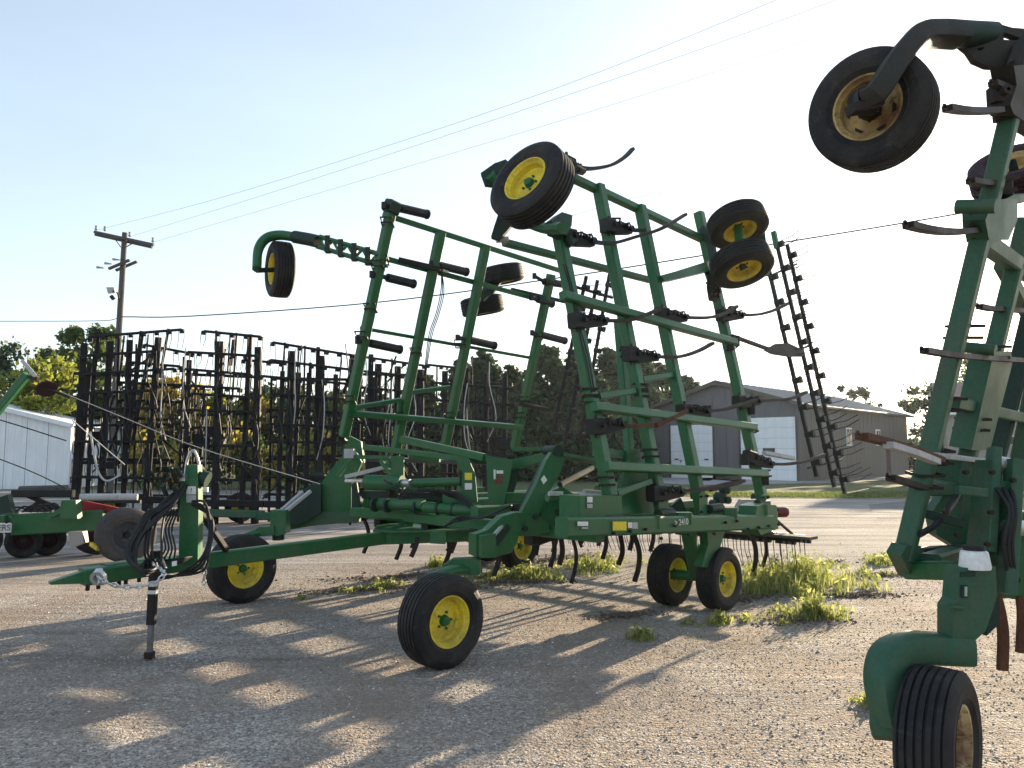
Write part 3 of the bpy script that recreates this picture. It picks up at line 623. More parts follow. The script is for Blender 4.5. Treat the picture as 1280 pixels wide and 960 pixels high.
cable('overhead_wire', [PY(700, 274, 34), PY(800, 246, 33), PY(1000, 205, 30), PY(1250, 145, 27), PY(1500, 80, 25)], .010, 'faint single wire passing behind the big raised wheel on the right', group=ow)
cable('overhead_wire', [PY(-200, 402, 30), PY(0, 401.5, 29), PY(122, 401, 28.2), PY(147, 398, 28)], .014, 'level wire running from the pole to the left picture edge', group=ow)
cable('overhead_wire', [PY(150, 396, 28), PY(240, 395, 27.5), PY(470, 378, 26), PY(700, 347, 24), PY(985, 302, 21), PY(1215, 264, 19), PY(1500, 210, 17)], .022, 'thick cable sagging across the sky behind both lifted wings', group=ow)

# ================================================================== CENTRAL FIELD CULTIVATOR
fc = thing('field_cultivator', 'large green folded field cultivator with yellow wheel rims in the middle of the yard', 'cultivator', F(5, 0, 0))
NW = tplane(2.4, 1.0, -.2); FW = tplane(-1.71, 1.75, .31)
def bar(parent, pl, x0, y0, x1, y1, w=.11, h=None, off=0., mat='green', name='wing_beam', o1=None):
    p = on(pl, x0, y0, off); q = on(pl, x1, y1, off if o1 is None else o1)
    return B().beam(p, q, w, h or w, up=pl[0]).build(name, mat, parent), p, q
def ppoly(parent, pl, pts, th, mat='green', name='plate', off=0.):
    return B().plate([on(pl, x, y, off) for x, y in pts], pl[0], th).build(name, mat, parent)
# ---- near wing
for L_ in ((697, 283, 769, 652), (748, 232, 828, 642), (800, 258, 878, 642), (873.5, 266, 957, 642)): bar(fc, NW, *L_, w=.115)
for i, L_ in enumerate(((700, 215, 888, 304), (703, 369, 919, 428), (742, 508, 943, 534), (757, 583, 957, 592))): bar(fc, NW, *L_, w=.085, off=(.10 if i else -.03), name='wing_rail')
bar(fc, NW, 893, 597, 922, 599, w=.04, off=.08, name='stop_bar', mat='black')
for L_ in ((748, 496, 792, 489), (802, 475, 842, 468), (770, 617, 812, 602)): bar(fc, NW, *L_, w=.065, off=0, name='wing_brace')
bar(fc, NW, 773, 400, 793, 641, w=.09, off=-.45, name='wing_beam'); bar(fc, NW, 630, 303, 812, 350, w=.07, off=-.45, name='wing_rail')
bar(fc, NW, 706, 296, 712, 306, w=.2, off=.02, mat='darkgreen', name='beam_cap')
ppoly(fc, NW, [(783, 562), (812, 562), (818, 590), (829, 642), (776, 643), (771, 617), (779, 590)], .05, off=-.14, name='hinge_plate')
ppoly(fc, NW, [(745, 560), (783, 566), (783, 572), (745, 569)], .1, off=-.2, name='brace_tube')
ppoly(fc, NW, [(700, 567), (760, 578), (760, 582), (700, 571)], .1, off=-.5, mat='green', name='brace_tube')
ppoly(fc, NW, [(822, 346), (840, 341), (884, 327), (884, 340), (842, 350), (826, 353)], .10, off=.05, name='wheel_arm')
for (x, y) in ((737, 492), (739, 500), (757, 602), (765, 625), (799, 486), (800, 492), (812, 567), (905, 395), (914, 430), (784, 440), (938, 536), (954, 592), (862, 512), (838, 395), (767, 280), (880, 595)):
    p = on(NW, x, y); ubolts(fc, p, Vector((-.14, .14, 1)), .115)
# spring clamps and C shanks of the near wing
def wshank(cx, cy, pts, pl=NW, off=.06, push=.12, w=.045, mat='steel', noclamp=False, clampdir=None):
    p = on(pl, cx, cy, off)
    pp = [on(pl, x, y, off+push*(i+1)/len(pts)*4) if False else on(pl, x, y, off+.05+push*i) for i, (x, y) in enumerate(pts)]
    d = (pp[0]-p)
    if not noclamp: clamp(fc, p, d if d.length > .05 else TDIR, up=Vector((0, 0, 1)), L=max(.2, min(.34, d.length)))
    return shank(fc, pp, max(w, .05), .034, mat)
wshank(708, 203, [(714, 206), (735, 211), (762, 207), (780, 197), (791, 186)], push=.02)
wshank(711, 296, [(738, 302), (765, 304), (795, 296), (826, 286), (857, 268)], push=.02)
wshank(761, 283, [(785, 287), (797, 288), (806, 288)], push=.02)
wshank(722, 401, [(757, 401), (788, 400), (806, 394), (825, 386)], push=.02)
wshank(789, 443, [(820, 446), (848, 446), (872, 439), (891, 429)], push=.02)
wshank(828, 393, [(855, 397), (885, 397), (905, 392), (921, 383)], push=.02)
wshank(904, 394, [(925, 394), (948, 393), (967, 388), (984, 380)], push=.02)
wshank(925, 502, [(950, 501), (975, 500), (992, 497), (1008, 490)], push=.02)
wshank(856, 514, [(884, 514), (908, 511), (926, 505), (944, 500)], push=.02)
wshank(745, 533, [(775, 530), (790, 533), (815, 530)], push=.02, mat='rust')
wshank(820, 617, [(850, 614), (880, 611), (905, 606), (929, 601)], push=.02, w=.06)
wshank(938, 572, [(962, 580), (985, 580), (1008, 576), (1030, 568)], push=.02)
bar(fc, NW, 820, 532, 858, 514, w=.05, off=.12, mat='rust', name='shank_point'); bar(fc, NW, 955, 566, 992, 573, w=.05, off=.14, mat='lightgrey', name='harrow_arm')  # light grey on the second bar paints in the sun on a shank
for (x0, y0, x1, y1) in ((915, 420, 962, 437), (888, 612, 925, 603)): bar(fc, NW, x0, y0, x1, y1, w=.045, off=.08, mat='steel', name='harrow_arm')
ppoly(fc, NW, [(955, 438), (968, 430), (985, 429), (1004, 438), (1003, 446), (985, 446), (965, 443)], .02, mat='steel', name='sweep', off=.1)
for (x, y) in ((915, 390), (919, 427), (912, 432), (938, 512), (955, 600), (930, 575), (883, 515)):
    p = on(NW, x, y, .06); B().beam(p-UP*.06, p+UP*.07, .09, .11).build('clamp_block', 'black', fc)
# three harrow bars of the near wing, spikes outward
def harrow(parent, pl, rows, n, tine=.42, off=0., w=.05, step=None, tdir=None, jitter=.02):
    for (x0, y0, x1, y1) in rows:
        o_, p, q = bar(parent, pl, x0, y0, x1, y1, w=w, off=off, mat='black', name='harrow_bar')
        d = (q-p); tv = (tdir or pl[0]).normalized(); kb = B(); tb_ = B()
        k = max(3, int(d.length/.36)) if not step else max(3, int(d.length/step))
        for i in range(k):
            c = p+d*((i+.5)/k); B().beam(c-tv*.02, c+tv*.10, .085, .075).build('tine_clamp', 'black', o_)
            for s_ in (-.045, .045):
                c2 = c+d.normalized()*s_+tv*.06; droop = Vector((random.uniform(-jitter, jitter), random.uniform(-jitter, jitter), random.uniform(-jitter, jitter)))
                tb_.tube([c2, c2+tv*tine*.5+droop*.3, c2+tv*tine+droop+d.normalized()*(-.05)], [.007, .007, .0055], 4)
        tb_.build('tine', 'steel', o_, kind='stuff')
harrow(fc, NW, ((960, 332, 1021, 596), (968, 292, 1043, 609), (984, 306, 1056, 617)), 9, .36)
bar(fc, NW, 967, 290, 971, 310, w=.07, mat='green', name='bar_end')
for (x0, y0, x1, y1) in ((962, 345, 996, 330), (990, 440, 1013, 432), (1010, 585, 1052, 575)): bar(fc, NW, x0, y0, x1, y1, w=.03, mat='black', name='harrow_link', off=-.02)
B().tube([on(NW, 1056, 617), on(NW, 1072, 614), on(NW, 1086, 611)], .006, 5).build('tine', 'steel', fc)
# gauge wheel at the top front of the near wing
gw = PY(665, 232, 6.6); wheel(fc, gw, (-.60, -.70, .36), .395, .27, hub='green')
b = B(); arm = [PY(704, 285, 7.1), PY(680, 285, 7.35), PY(650, 270, 7.4), PY(625, 235, 7.3), PY(612, 218, 7.2)]
b.tube(smoothpts(arm, 4), .065, 8, flat=(1.2, .9)); b.build('wheel_arm', 'green', fc, 40)
ppoly(fc, yplane(7.25), [(601, 218), (618, 206), (632, 201), (645, 212), (636, 236), (606, 232)], .08, 'darkgreen', 'arm_bracket')
ppoly(fc, yplane(7.25), [(624, 266), (642, 280), (634, 290), (624, 301), (614, 297), (618, 284)], .10, 'darkgreen', 'arm_bracket')
ppoly(fc, NW, [(684, 278), (697, 268), (710, 272), (709, 285), (703, 297), (690, 292)], .12, 'darkgreen', 'swivel_bracket', off=.08)
b = B(); b.tube([PY(620, 300, 7.3), PY(636, 299, 7.3)], .03, 6); b.build('pin', 'chrome', fc)
# pair of walking wheels at the rear top of the near wing
w1 = PY(922, 281, 8.75); w2 = PY(927, 330, 8.45); ax = (.16, -.38, -.90)
wheel(fc, w1, ax, .345, .24, spin=.3); wheel(fc, w2, ax, .345, .24)
B().tube([w1, w2], .05, 8).build('axle', 'green', fc, 40)
b = B(); b.tube([on(NW, 884, 335, .05), PY(888, 355, 9.3), PY(893, 330, 9.3), PY(888, 300, 9.4), on(NW, 878, 285, .05)], .05, 4, flat=(1.3, .8)); b.build('axle_arm', 'darkgreen', fc, 40)
B().beam(PY(951, 290, 8.9), PY(957, 345, 8.9), .08).build('axle_arm', 'darkgreen', fc)
clamp(fc, PY(893, 352, 9.0), (0, .2, -1), up=TDIR, L=.2)
# ---- far wing
fwb = [(491, 253, 430, 545), (551, 290, 495, 560), (607, 308, 556, 560), (689, 343, 643, 560)]
for L_ in fwb: bar(fc, FW, *L_, w=.115)
for i, (x0, y0, x1, y1, w_) in enumerate(((480, 268, 702, 339, .07), (470, 320, 683, 377, .07), (451, 410, 662, 447, .045), (444, 517, 652, 534, .075), (440, 573, 655, 580, .06))): bar(fc, FW, x0, y0, x1, y1, w=w_, off=-.09 if i not in (3,) else .09, name='wing_rail')
for L_ in ((446, 509, 500, 500), (516, 490, 562, 484), (500, 500, 497, 530)): bar(fc, FW, *L_, w=.055, name='wing_brace')
bar(fc, FW, 484, 256, 496, 262, w=.16, mat='darkgreen', name='beam_cap')
for (x0, y0, x1, y1, x2, y2) in ((480, 257, 500, 260, 534, 268), (465, 343, 484, 347, 517, 355), (447, 426, 463, 429, 500, 437), (540, 330, 550, 332, 583, 340), (572, 422, 587, 425, 618, 432), (665, 416, 675, 418, 706, 426), (668, 345, 680, 352, 706, 356), (664, 372, 672, 374, 690, 380)):
    b = B(); b.tube([on(FW, x0, y0, .02), on(FW, x1, y1, .02)], .03, 6); b.tube([on(FW, x1, y1, .02), on(FW, x2, y2, .02)], .055, 8)
    e = on(FW, x2, y2, .02); g_ = on(FW, x1, y1, .02); b.lathe(e, e-g_, [(-.02, .062), (.01, .062), (.012, .035), (-.02, .03)], 10); b.tube([on(FW, x0, y0, .02)-UP*.04, on(FW, x0, y0, .02)+UP*.04], .035, 6)
    b.build('spring_tube', 'black', fc, 40)
for (x, y) in ((484, 278), (478, 325), (472, 332), (463, 385), (452, 420), (437, 500), (440, 520), (546, 335), (520, 440), (500, 520), (575, 430), (562, 520), (672, 420), (650, 520), (655, 500)): ubolts(fc, on(FW, x, y), Vector((-.2, .2, 1)), .115)
# lattice arm and caster wheel of the far wing
pl = tplane(-1.4, 4, .3)
a0 = on(FW, 482, 327); a1 = PY(398, 302, 9.9); b = B()
for k in (-.07, .07):
    for j in (-.04, .04): b.beam(a0+UP*k+TDIR*j, a1+UP*k+TDIR*j, .035)
for i in range(9): p = a0.lerp(a1, i/9); q = a0.lerp(a1, (i+1)/9); b.beam(p+UP*(.07 if i % 2 else -.07), q+UP*(-.07 if i % 2 else .07), .03)
b.build('lattice_arm', 'green', fc)
for k in range(5): p = a0.lerp(a1, k*.2+.05); B().beam(p-UP*.11, p+UP*.11, .07, .1).build('arm_clamp', 'darkgreen', fc)
b = B(); b.tube([PY(398, 302, 9.9), PY(385, 299, 10), PY(368, 296, 10.1)], .085, 10); b.build('swivel_tube', 'darkgreen', fc, 50)
b = B(); b.tube(smoothpts([PY(372, 297, 10.1), PY(350, 294, 10.15), PY(333, 298, 10.15), PY(323, 312, 10.1), PY(321, 336, 10.0)], 5), .08, 8, flat=(1.1, .8)); b.build('wheel_arm', 'green', fc, 60)
wheel(fc, PY(350, 337, 10.35), (-.86, -.50, -.02), .385, .27)
b = B(); b.tube([PY(321, 338, 10.0), PY(350, 337, 10.35)], .035, 8); b.build('axle', 'darkgreen', fc)
bar(fc, FW, 500, 325, 548, 336, w=.07, mat='black', off=.06, name='hydraulic_cylinder'); bar(fc, FW, 548, 336, 560, 340, w=.03, mat='chrome', off=.06, name='cylinder_rod')
for k in range(3):
    B().tube(smoothpts([on(FW, 552, 338, .08), on(FW, 551+k*2, 365, .1), on(FW, 545+k*2, 392, .1), on(FW, 536+k*2, 420, .1), on(FW, 530+k, 470, .08)], 5), .007, 5).build('hose', 'hose', fc)
# far rear pair of wheels, seen edge on
for (x, y, Y) in ((628, 343, 11.9), (603, 382, 11.7)): wheel(fc, PY(x, y, Y), (.17, .12, -.97), .335, .27)
B().tube([PY(628, 343, 11.9), PY(603, 382, 11.7)], .06, 8).build('axle', 'darkgreen', fc); bar(fc, FW, 610, 362, 600, 372, w=.12, mat='darkgreen', off=-.2, name='axle_arm')
harrow(fc, FW, ((733, 345, 688, 556), (747, 350, 706, 556), (762, 342, 724, 556)), 9, .30, off=-.3)
bar(fc, FW, 640, 362, 740, 385, w=.06, off=-.3, mat='darkgreen', name='harrow_link'); bar(fc, FW, 690, 350, 765, 372, w=.05, off=-.3, mat='black', name='harrow_link')
bar(fc, FW, 650, 505, 686, 512, w=.06, off=.05, mat='steel', name='harrow_link')
# ---- main frame (built square, in the machine's own directions)
ZF = .93
for s_ in (3.95, 4.9, 5.85, 6.9): B().beam(F(s_, -2.35, ZF), F(s_, 2.28, ZF), .12, .12).build('frame_tube', 'green', fc)
for t_ in (-1.5, -.55, .55, 1.5): B().beam(F(3.95, t_, ZF+.122), F(6.95, t_, ZF+.122), .12, .12).build('frame_rail', 'green', fc)
SRP = tplane(2.5); B().beam(on(SRP, 702, 659), on(SRP, 960, 652), .15, .165).build('side_rail', 'green', fc); B().beam(F(3.4, -2.5, ZF-.03), F(7.0, -2.5, ZF-.03), .15, .2).build('side_rail', 'green', fc)
sp = tplane(2.585)                        # outer face of the near side rail
def decal(x0, y0, x1, y1, mat, off=.004, name='decal', plane=None):
    pl_ = plane or sp; B().plate([on(pl_, x, y, off) for x, y in ((x0, y0), (x1, y0), (x1, y1), (x0, y1))], pl_[0], .004).build(name, mat, fc)
decal(766, 652, 783, 663, 'decalyellow'); decal(785, 653, 790, 660, 'decal'); decal(790.5, 653, 797, 661, 'lightgrey'); decal(722, 652, 735, 657.5, 'decal'); decal(727, 659, 735, 661, 'lightgrey')
c = on(sp, 852, 653, .006); text('> 2410', .085, c, SDIR, UP, 'decal', fc)
for s_ in (4.45, 5.0, 5.9, 6.6): B().beam(F(s_, 2.5, ZF+.05), F(s_, 2.5, ZF+.17), .16, .12).build('hinge_lug', 'green', fc)
for s_ in (3.9, 4.75, 5.7, 6.75): B().tube([F(s_-.12, 2.45, ZF+.17), F(s_+.12, 2.45, ZF+.17)], .05, 10).build('hinge_pin', 'darkgreen', fc, 40)
for k in range(14):
    s_ = 3.75+k*.24; p = F(s_, 2.575, ZF-.02+random.choice([-.05, .05])+(.03 if s_ < 5 else 0)); B().tube([p, p+TDIR*.03], .014, 6).build('bolt', 'steel', fc)
for (x, y) in ((769, 640), (829, 630), (879, 630), (956, 630)):
    p = on(NW, x, y, .06); B().beam(p-UP*.11, p+UP*.11, .17, .012, up=NW[0]).build('foot_plate', 'green', fc)
    for (i, j) in ((-.06, -.08), (.06, -.08), (-.06, .08), (.06, .08)): q = p+SDIR*i+UP*j; B().tube([q, q+TDIR*.03], .013, 6).build('bolt', 'steel', fc)
for L_ in ((700, 330, 716, 402), (718, 410, 736, 490), (878, 300, 892, 360)):
    for k in (0, 1): B().tube(smoothpts([on(NW, L_[0]+4+k*3, L_[1], .07), on(NW, (L_[0]+L_[2])/2+6+k*3, (L_[1]+L_[3])/2, .09), on(NW, L_[2]+4+k*3, L_[3], .07)], 4), .008, 5).build('hose', 'hose', fc)
# central towers, lift arms, cylinders
T1 = yplane(8.9)
ppoly(fc, T1, [(608, 573), (641, 576), (636, 604), (629, 633), (611, 633), (609, 604)], .06, name='tower_plate'); ppoly(fc, yplane(9.3), [(641, 576), (652, 577), (640, 625), (629, 633)], .05, 'darkgreen', 'tower_plate')
ppoly(fc, T1, [(568, 571), (585, 572), (594, 592), (597, 627), (578, 634), (554, 632), (553, 616), (577, 612), (578, 590)], .06, name='tower_plate')
ppoly(fc, yplane(9.2), [(585, 572), (610, 576), (610, 581), (590, 579)], .1, 'darkgreen', 'tower_plate')
T1n = (Vector((0, -1, 0)), -8.9)
def d2(x0, y0, x1, y1, mat): B().plate([PY(x, y, 8.86) for x, y in ((x0, y0), (x1, y0), (x1, y1), (x0, y1))], (0, 1, 0), .004).build('decal', mat, fc)
d2(617, 587, 619.5, 599, 'decal'); d2(620.5, 588, 629, 592, 'decal'); d2(620, 594, 629, 598, 'redlens'); d2(618, 600, 628, 605, 'redlens'); d2(581, 591, 590, 600, 'decalyellow'); d2(581, 604, 590, 612, 'decal')
def rod(x0, y0, Y0, x1, y1, Y1, r, mat, name, n=8): return B().tube([PY(x0, y0, Y0), PY(x1, y1, Y1)], r, n).build(name, mat, fc, 40)
def bm(x0, y0, Y0, x1, y1, Y1, w_, h_, mat='green', name='brace'): return B().beam(PY(x0, y0, Y0), PY(x1, y1, Y1), w_, h_).build(name, mat, fc)
bm(502, 549, 9.9, 606, 572, 8.95, .07, .09, name='lift_strut'); bm(606, 573, 8.95, 640, 578, 9.0, .07, .07, name='lift_strut'); bm(455, 559, 10, 575, 573, 9.2, .06, .07, name='lift_strut')
bm(441, 571, 9.7, 487, 572, 9.7, .06, .05); bm(512, 572, 9.7, 550, 575, 9.6, .06, .05); bm(422, 595, 9.6, 438, 574, 9.6, .05, .05)
bm(640, 581, 9.2, 690, 570, 9.0, .1, .12, name='cross_member'); bm(632, 622, 9.1, 664, 622, 9.1, .1, .12, name='cross_member'); bm(640, 562, 10, 682, 561, 10, .06, .05)
rod(458, 603, 9.5, 503, 604, 9.3, .095, 'green', 'accumulator_tank', 16); rod(503, 604, 9.3, 513, 604, 9.25, .05, 'chrome', 'cylinder_gland', 12)
rod(515, 604, 9.3, 577, 602, 9.0, .050, 'green', 'hydraulic_cylinder', 14); rod(432, 601, 9.7, 456, 601, 9.6, .025, 'chrome', 'cylinder_rod')
rod(575, 601, 9.0, 583, 601, 9.0, .065, 'darkgreen', 'cylinder_gland', 12); rod(466, 630, 9.2, 530, 631, 8.9, .07, 'green', 'rockshaft', 14); rod(530, 634, 8.9, 605, 640, 8.6, .065, 'green', 'rockshaft', 14)
for x in (467, 483, 520, 548, 567): rod(x, 631+(x-467)*.06, 9.12-(x-467)*.0035, x+3, 631+(x-467)*.06, 9.1-(x-467)*.0035, .082, 'darkgreen', 'collar', 14)
bm(432, 596, 9.9, 486, 583, 9.7, .05, .05, 'lightgrey', 'cylinder_rod'); bm(478, 575, 9.5, 500, 604, 9.4, .14, .05, name='link_plate')
ppoly(fc, yplane(9.4), [(489, 570), (505, 570), (505, 596), (489, 596)], .06, name='link_plate')
ppoly(fc, yplane(9.6), [(492, 575), (500, 575), (504, 600), (494, 600)], .06, 'darkgreen', name='link_plate')
bm(440, 640, 9.6, 640, 652, 8.6, .09, .11, 'green', 'frame_tube'); bm(455, 618, 9.9, 560, 622, 9.3, .09, .10, 'darkgreen', 'frame_tube')
# near lift arm: stout plate arm leaning to the right
LA = (Vector((.30, -.95, 0)).normalized(),); LA = (LA[0], LA[0].dot(PY(670, 620, 7.55)))
ppoly(fc, LA, [(692, 559), (705, 565), (700, 588), (686, 612), (672, 642), (668, 655), (646, 655), (652, 636), (668, 606), (681, 575)], .10, name='lift_arm')
ppoly(fc, LA, [(682, 570), (691, 560), (684, 592), (660, 640), (650, 641), (660, 615)], .10, 'darkgreen', name='lift_arm', off=-.16)  # dark green plate paints in the arm's shaded side
p = on(LA, 696, 563, .06); B().tube([p-LA[0]*.3, p+LA[0]*.03], .05, 12).build('arm_pin', 'darkgreen', fc, 40)
ppoly(fc, LA, [(676, 599), (680, 594), (684, 600), (679.5, 605.5)], .004, 'decal', 'decal', off=.054)
ppoly(fc, LA, [(640, 640), (664, 640), (682, 652), (684, 664), (660, 669), (645, 669), (636, 655)], .16, name='pivot_casting')
BR = (Vector((.45, -.89, 0)).normalized(),); BR = (BR[0], BR[0].dot(PY(620, 680, 7.15)))
ppoly(fc, BR, [(592, 667), (606, 662), (624, 645), (641, 640), (648, 652), (643, 676), (636, 690), (612, 696), (592, 695)], .12, name='caster_bracket')
ppoly(fc, BR, [(594, 668), (611, 665), (612, 694), (594, 695)], .30, name='caster_bracket')
ppoly(fc, BR, [(617, 676), (634, 655), (638, 660), (622, 682)], .02, 'darkgreen', 'caster_slot', off=.065)
bm(606, 664, 7.1, 628, 645, 7.4, .03, .03, 'lightgrey', 'bracket_rib'); bm(618, 668, 7.0, 640, 644, 7.3, .03, .03, 'lightgrey', 'bracket_rib')
ppoly(fc, LA, [(676, 618), (700, 608), (714, 617), (724, 620), (724, 650), (718, 664), (706, 664), (696, 655), (684, 664), (672, 655)], .12, name='hinge_casting', off=-.05)
ppoly(fc, tplane(2.36), [(712, 619), (764, 619), (765, 648), (735, 650), (712, 650)], .24, name='hinge_box')
rod(684, 622, 7.35, 702, 622, 7.45, .04, 'green', 'cylinder_end', 10); rod(700, 606, 7.6, 740, 585, 8.2, .03, 'darkgreen', 'hose_guide'); bm(686, 617, 7.3, 703, 617, 7.4, .03, .04, 'lightgrey', 'cylinder_rod')
decal(734, 621, 740.5, 628, 'decal', plane=tplane(2.485)); decal(734, 630, 740.5, 635, 'lightgrey', plane=tplane(2.485))
for (x, y) in ((706, 632), (696, 640), (716, 656), (668, 646), (655, 660)): p = on(LA, x, y, .06); B().tube([p, p+LA[0]*.05], .028, 6).build('bolt', 'darkgreen', fc)
bm(730, 614, 8.2, 778, 617, 8.6, .04, .04, 'lightgrey', 'cylinder_rod'); bm(745, 608, 8.8, 784, 640, 8.6, .05, .06, name='link_plate')
# far lift arm and brackets
FP = yplane(9.95)
ppoly(fc, FP, [(402, 605), (412, 590), (436, 561), (446, 566), (453, 578), (447, 592), (440, 604), (440, 640), (401, 640)], .09, name='lift_arm'); ppoly(fc, yplane(10.15), [(438, 545), (452, 552), (456, 578), (436, 600), (425, 585)], .10, 'green', 'hinge_casting')
ppoly(fc, yplane(9.8), [(388, 606), (402, 605), (402, 640), (378, 655), (352, 662), (344, 668), (344, 640), (352, 637), (374, 616)], .08, 'darkgreen', 'caster_bracket')
bm(352, 638, 9.4, 378, 615, 9.7, .04, .04, 'lightgrey', 'bracket_rib'); bm(356, 640, 9.3, 388, 614, 9.6, .04, .04, 'lightgrey', 'bracket_rib')
ppoly(fc, yplane(9.3), [(341, 637), (360, 637), (360, 666), (350, 669), (341, 667)], .20, name='caster_bracket')
ppoly(fc, yplane(9.9), [(398, 640), (450, 638), (450, 652), (398, 656), (360, 662), (356, 655)], .12, 'oldgreen', 'side_rail')
p = on(yplane(9.7), 437, 567); B().box(p, .12, .12, .12).build('arm_pin', 'lightgrey', fc)
ppoly(fc, yplane(9.8), [(440, 605), (446, 600), (452, 640), (440, 640)], .06, 'darkgreen', 'hinge_casting')
# front caster wheels
wn = Vector((-.58, 6.30, .383)); cp = PY(552, 766, 6.28); wn = Vector((cp.x, cp.y, .364)); wheel(fc, wn, (.70, -.71, 0), .366, .26, hub='green')
cpf = PY(302, 707, 8.92); wf = Vector((cpf.x, cpf.y, .38)); wheel(fc, wf, (.70, -.71, 0), .383, .27, hub='green')
def caster_arm(wc, piv, mat='green', r=.06):
    ax_ = Vector((-.70, .71, 0)); P = [piv, piv.lerp(wc+ax_*.3+UP*.25, .5)+UP*.04, wc+ax_*.30+UP*.22, wc+ax_*.30+UP*.08, wc+ax_*.26]
    B().tube(smoothpts(P, 5), r, 8, flat=(1.2, .85)).build('caster_arm', mat, fc, 60); B().tube([wc+ax_*.3, wc], .04, 8).build('axle', 'darkgreen', fc)
caster_arm(wn, PY(596, 712, 7.05)); caster_arm(wf, PY(345, 664, 9.3))
ppoly(fc, yplane(9.25), [(318, 664), (326, 658), (345, 657), (345, 668), (330, 669)], .14, name='caster_arm_cover')
ppoly(fc, yplane(6.95), [(553, 707), (566, 698), (594, 697), (600, 700), (601, 716), (588, 717), (565, 711)], .14, name='caster_arm_cover')
B().tube([PY(348, 664, 9.3), PY(348, 675, 9.3)], .07, 10).build('caster_pivot', 'darkgreen', fc)
# rear transport wheels
ax_ = (.72, -.69, 0)
for (x, y, Y) in ((838, 714, 8.78), (899, 719, 8.50), (648, 685, 11.4), (610, 690, 12.2)):
    c = PY(x, y, Y); wheel(fc, (c.x, c.y, .335), ax_, .337, .24, hub='green')
c1 = PY(838, 714, 8.78); c2 = PY(899, 719, 8.5); m1 = Vector(((c1.x*.45+c2.x*.55), (c1.y*.45+c2.y*.55), .36))
B().tube([Vector((c1.x, c1.y, .335)), Vector((c2.x, c2.y, .335))], .055, 10).build('axle', 'green', fc, 40)
B().beam(F(5.4, 2.3, ZF-.03), m1, .14, .16).build('wheel_leg', 'green', fc)
ppoly(fc, tplane(2.36), [(878, 645), (906, 645), (900, 668), (893, 690), (884, 710), (872, 708), (880, 680)], .10, name='wheel_leg')
c3 = PY(648, 685, 11.4); B().beam(F(5.2, -1.6, ZF), Vector((c3.x-.15, c3.y+.2, .34)), .12, .14).build('wheel_leg', 'darkgreen', fc)
# rear right corner: light, boxes, gauge
ppoly(fc, tplane(2.45), [(935, 632), (948, 628), (960, 634), (962, 660), (940, 668), (932, 655)], .22, name='corner_bracket')
bm(940, 634, 9.15, 968, 636, 9.25, .08, .09, 'green', 'light_arm'); bm(957, 642, 9.1, 971, 643, 9.15, .03, .07, 'decalyellow', 'reflector')
p = PY(977, 640, 9.25); B().tube([p-Vector((.06, .0, 0)), p+Vector((.05, 0, 0)), p+Vector((.075, 0, 0))], [.062, .062, .045], 14).build('tail_light', 'redlens', fc, 50)
ppoly(fc, yplane(9.9), [(913, 645), (925, 624), (945, 624), (938, 645)], .12, 'lightgrey', 'manual_box'); M['slate'] = paint('slate_panel', (.055, .06, .075)); fc.children[-1].data.materials[0] = M['slate']
for (x, y, r_) in ((906, 612, .06), (900, 622, .08), (908, 625, .05), (946, 622, .06), (893, 630, .06)): B().lathe(PY(x, y, 10.2), (.5, -.8, 0), [(-.06, r_*.6), (-.05, r_), (.05, r_), (.06, r_*.5), (.06, .01)], 10).build('gauge', 'darkgreen', fc, 40)
B().lathe(PY(955, 656, 10), (.7, -.7, 0), [(-.05, .05), (-.05, .11), (.05, .11), (.05, .05)], 16, close=True).build('guide_roller', 'darkgreen', fc)
B().lathe(PY(948, 645, 9.9), (.7, -.7, 0), [(-.05, .03), (-.05, .07), (.05, .07), (.05, .03)], 14, close=True).build('guide_roller', 'black', fc)
ppoly(fc, yplane(9.1), [(840, 640), (838, 632), (850, 622), (858, 640)], .1, 'darkgreen', 'hinge_casting'); ppoly(fc, yplane(10.4), [(838, 626), (856, 626), (868, 640), (838, 640)], .1, 'green', 'hinge_casting')
# rear harrow on the ground side
for k, s_ in enumerate((7.75, 8.15, 8.55)):
    z_ = .60-.05*k; t0, t1 = -2.4, 2.45-.12*k; o_ = B().beam(F(s_, t0, z_), F(s_, t1, z_), .055, .05).build('harrow_bar', 'black', fc); tb_ = B(); kb = B()
    for i in range(26):
        t_ = t0+(t1-t0)*(i+.5)/26; c = F(s_, t_, z_)
        if i % 2 == 0: kb.beam(c-TDIR*.05-UP*.03, c+TDIR*.05-UP*.03, .08, .06)
        e = c+SDIR*.10-UP*.40+TDIR*random.uniform(-.03, .03); tb_.tube([c-UP*.02, c-UP*.2+SDIR*.02, e], [.006, .006, .005], 4)
    kb.build('tine_clamp', 'black', o_, kind='stuff'); tb_.build('tine', 'steel', o_, kind='stuff')
B().plate([F(7.62, 1.0, .64), F(7.62, 2.62, .64), F(7.84, 2.62, .64), F(7.84, 1.0, .64)], UP, .035).build('harrow_beam', 'wood', fc)
for t_ in (-2, -.7, .7, 2.1):
    B().beam(F(6.9, t_, ZF-.03), F(7.75, t_, .64), .05).build('harrow_arm', 'black', fc); B().beam(F(7.75, t_, .66), F(8.6, t_, .56), .04).build('harrow_arm', 'black', fc)
    B().tube([F(7.0, t_+.08, ZF), F(7.6, t_+.08, .86), F(8.1, t_+.08, .62)], .02, 6).build('spring_rod', 'steel', fc)
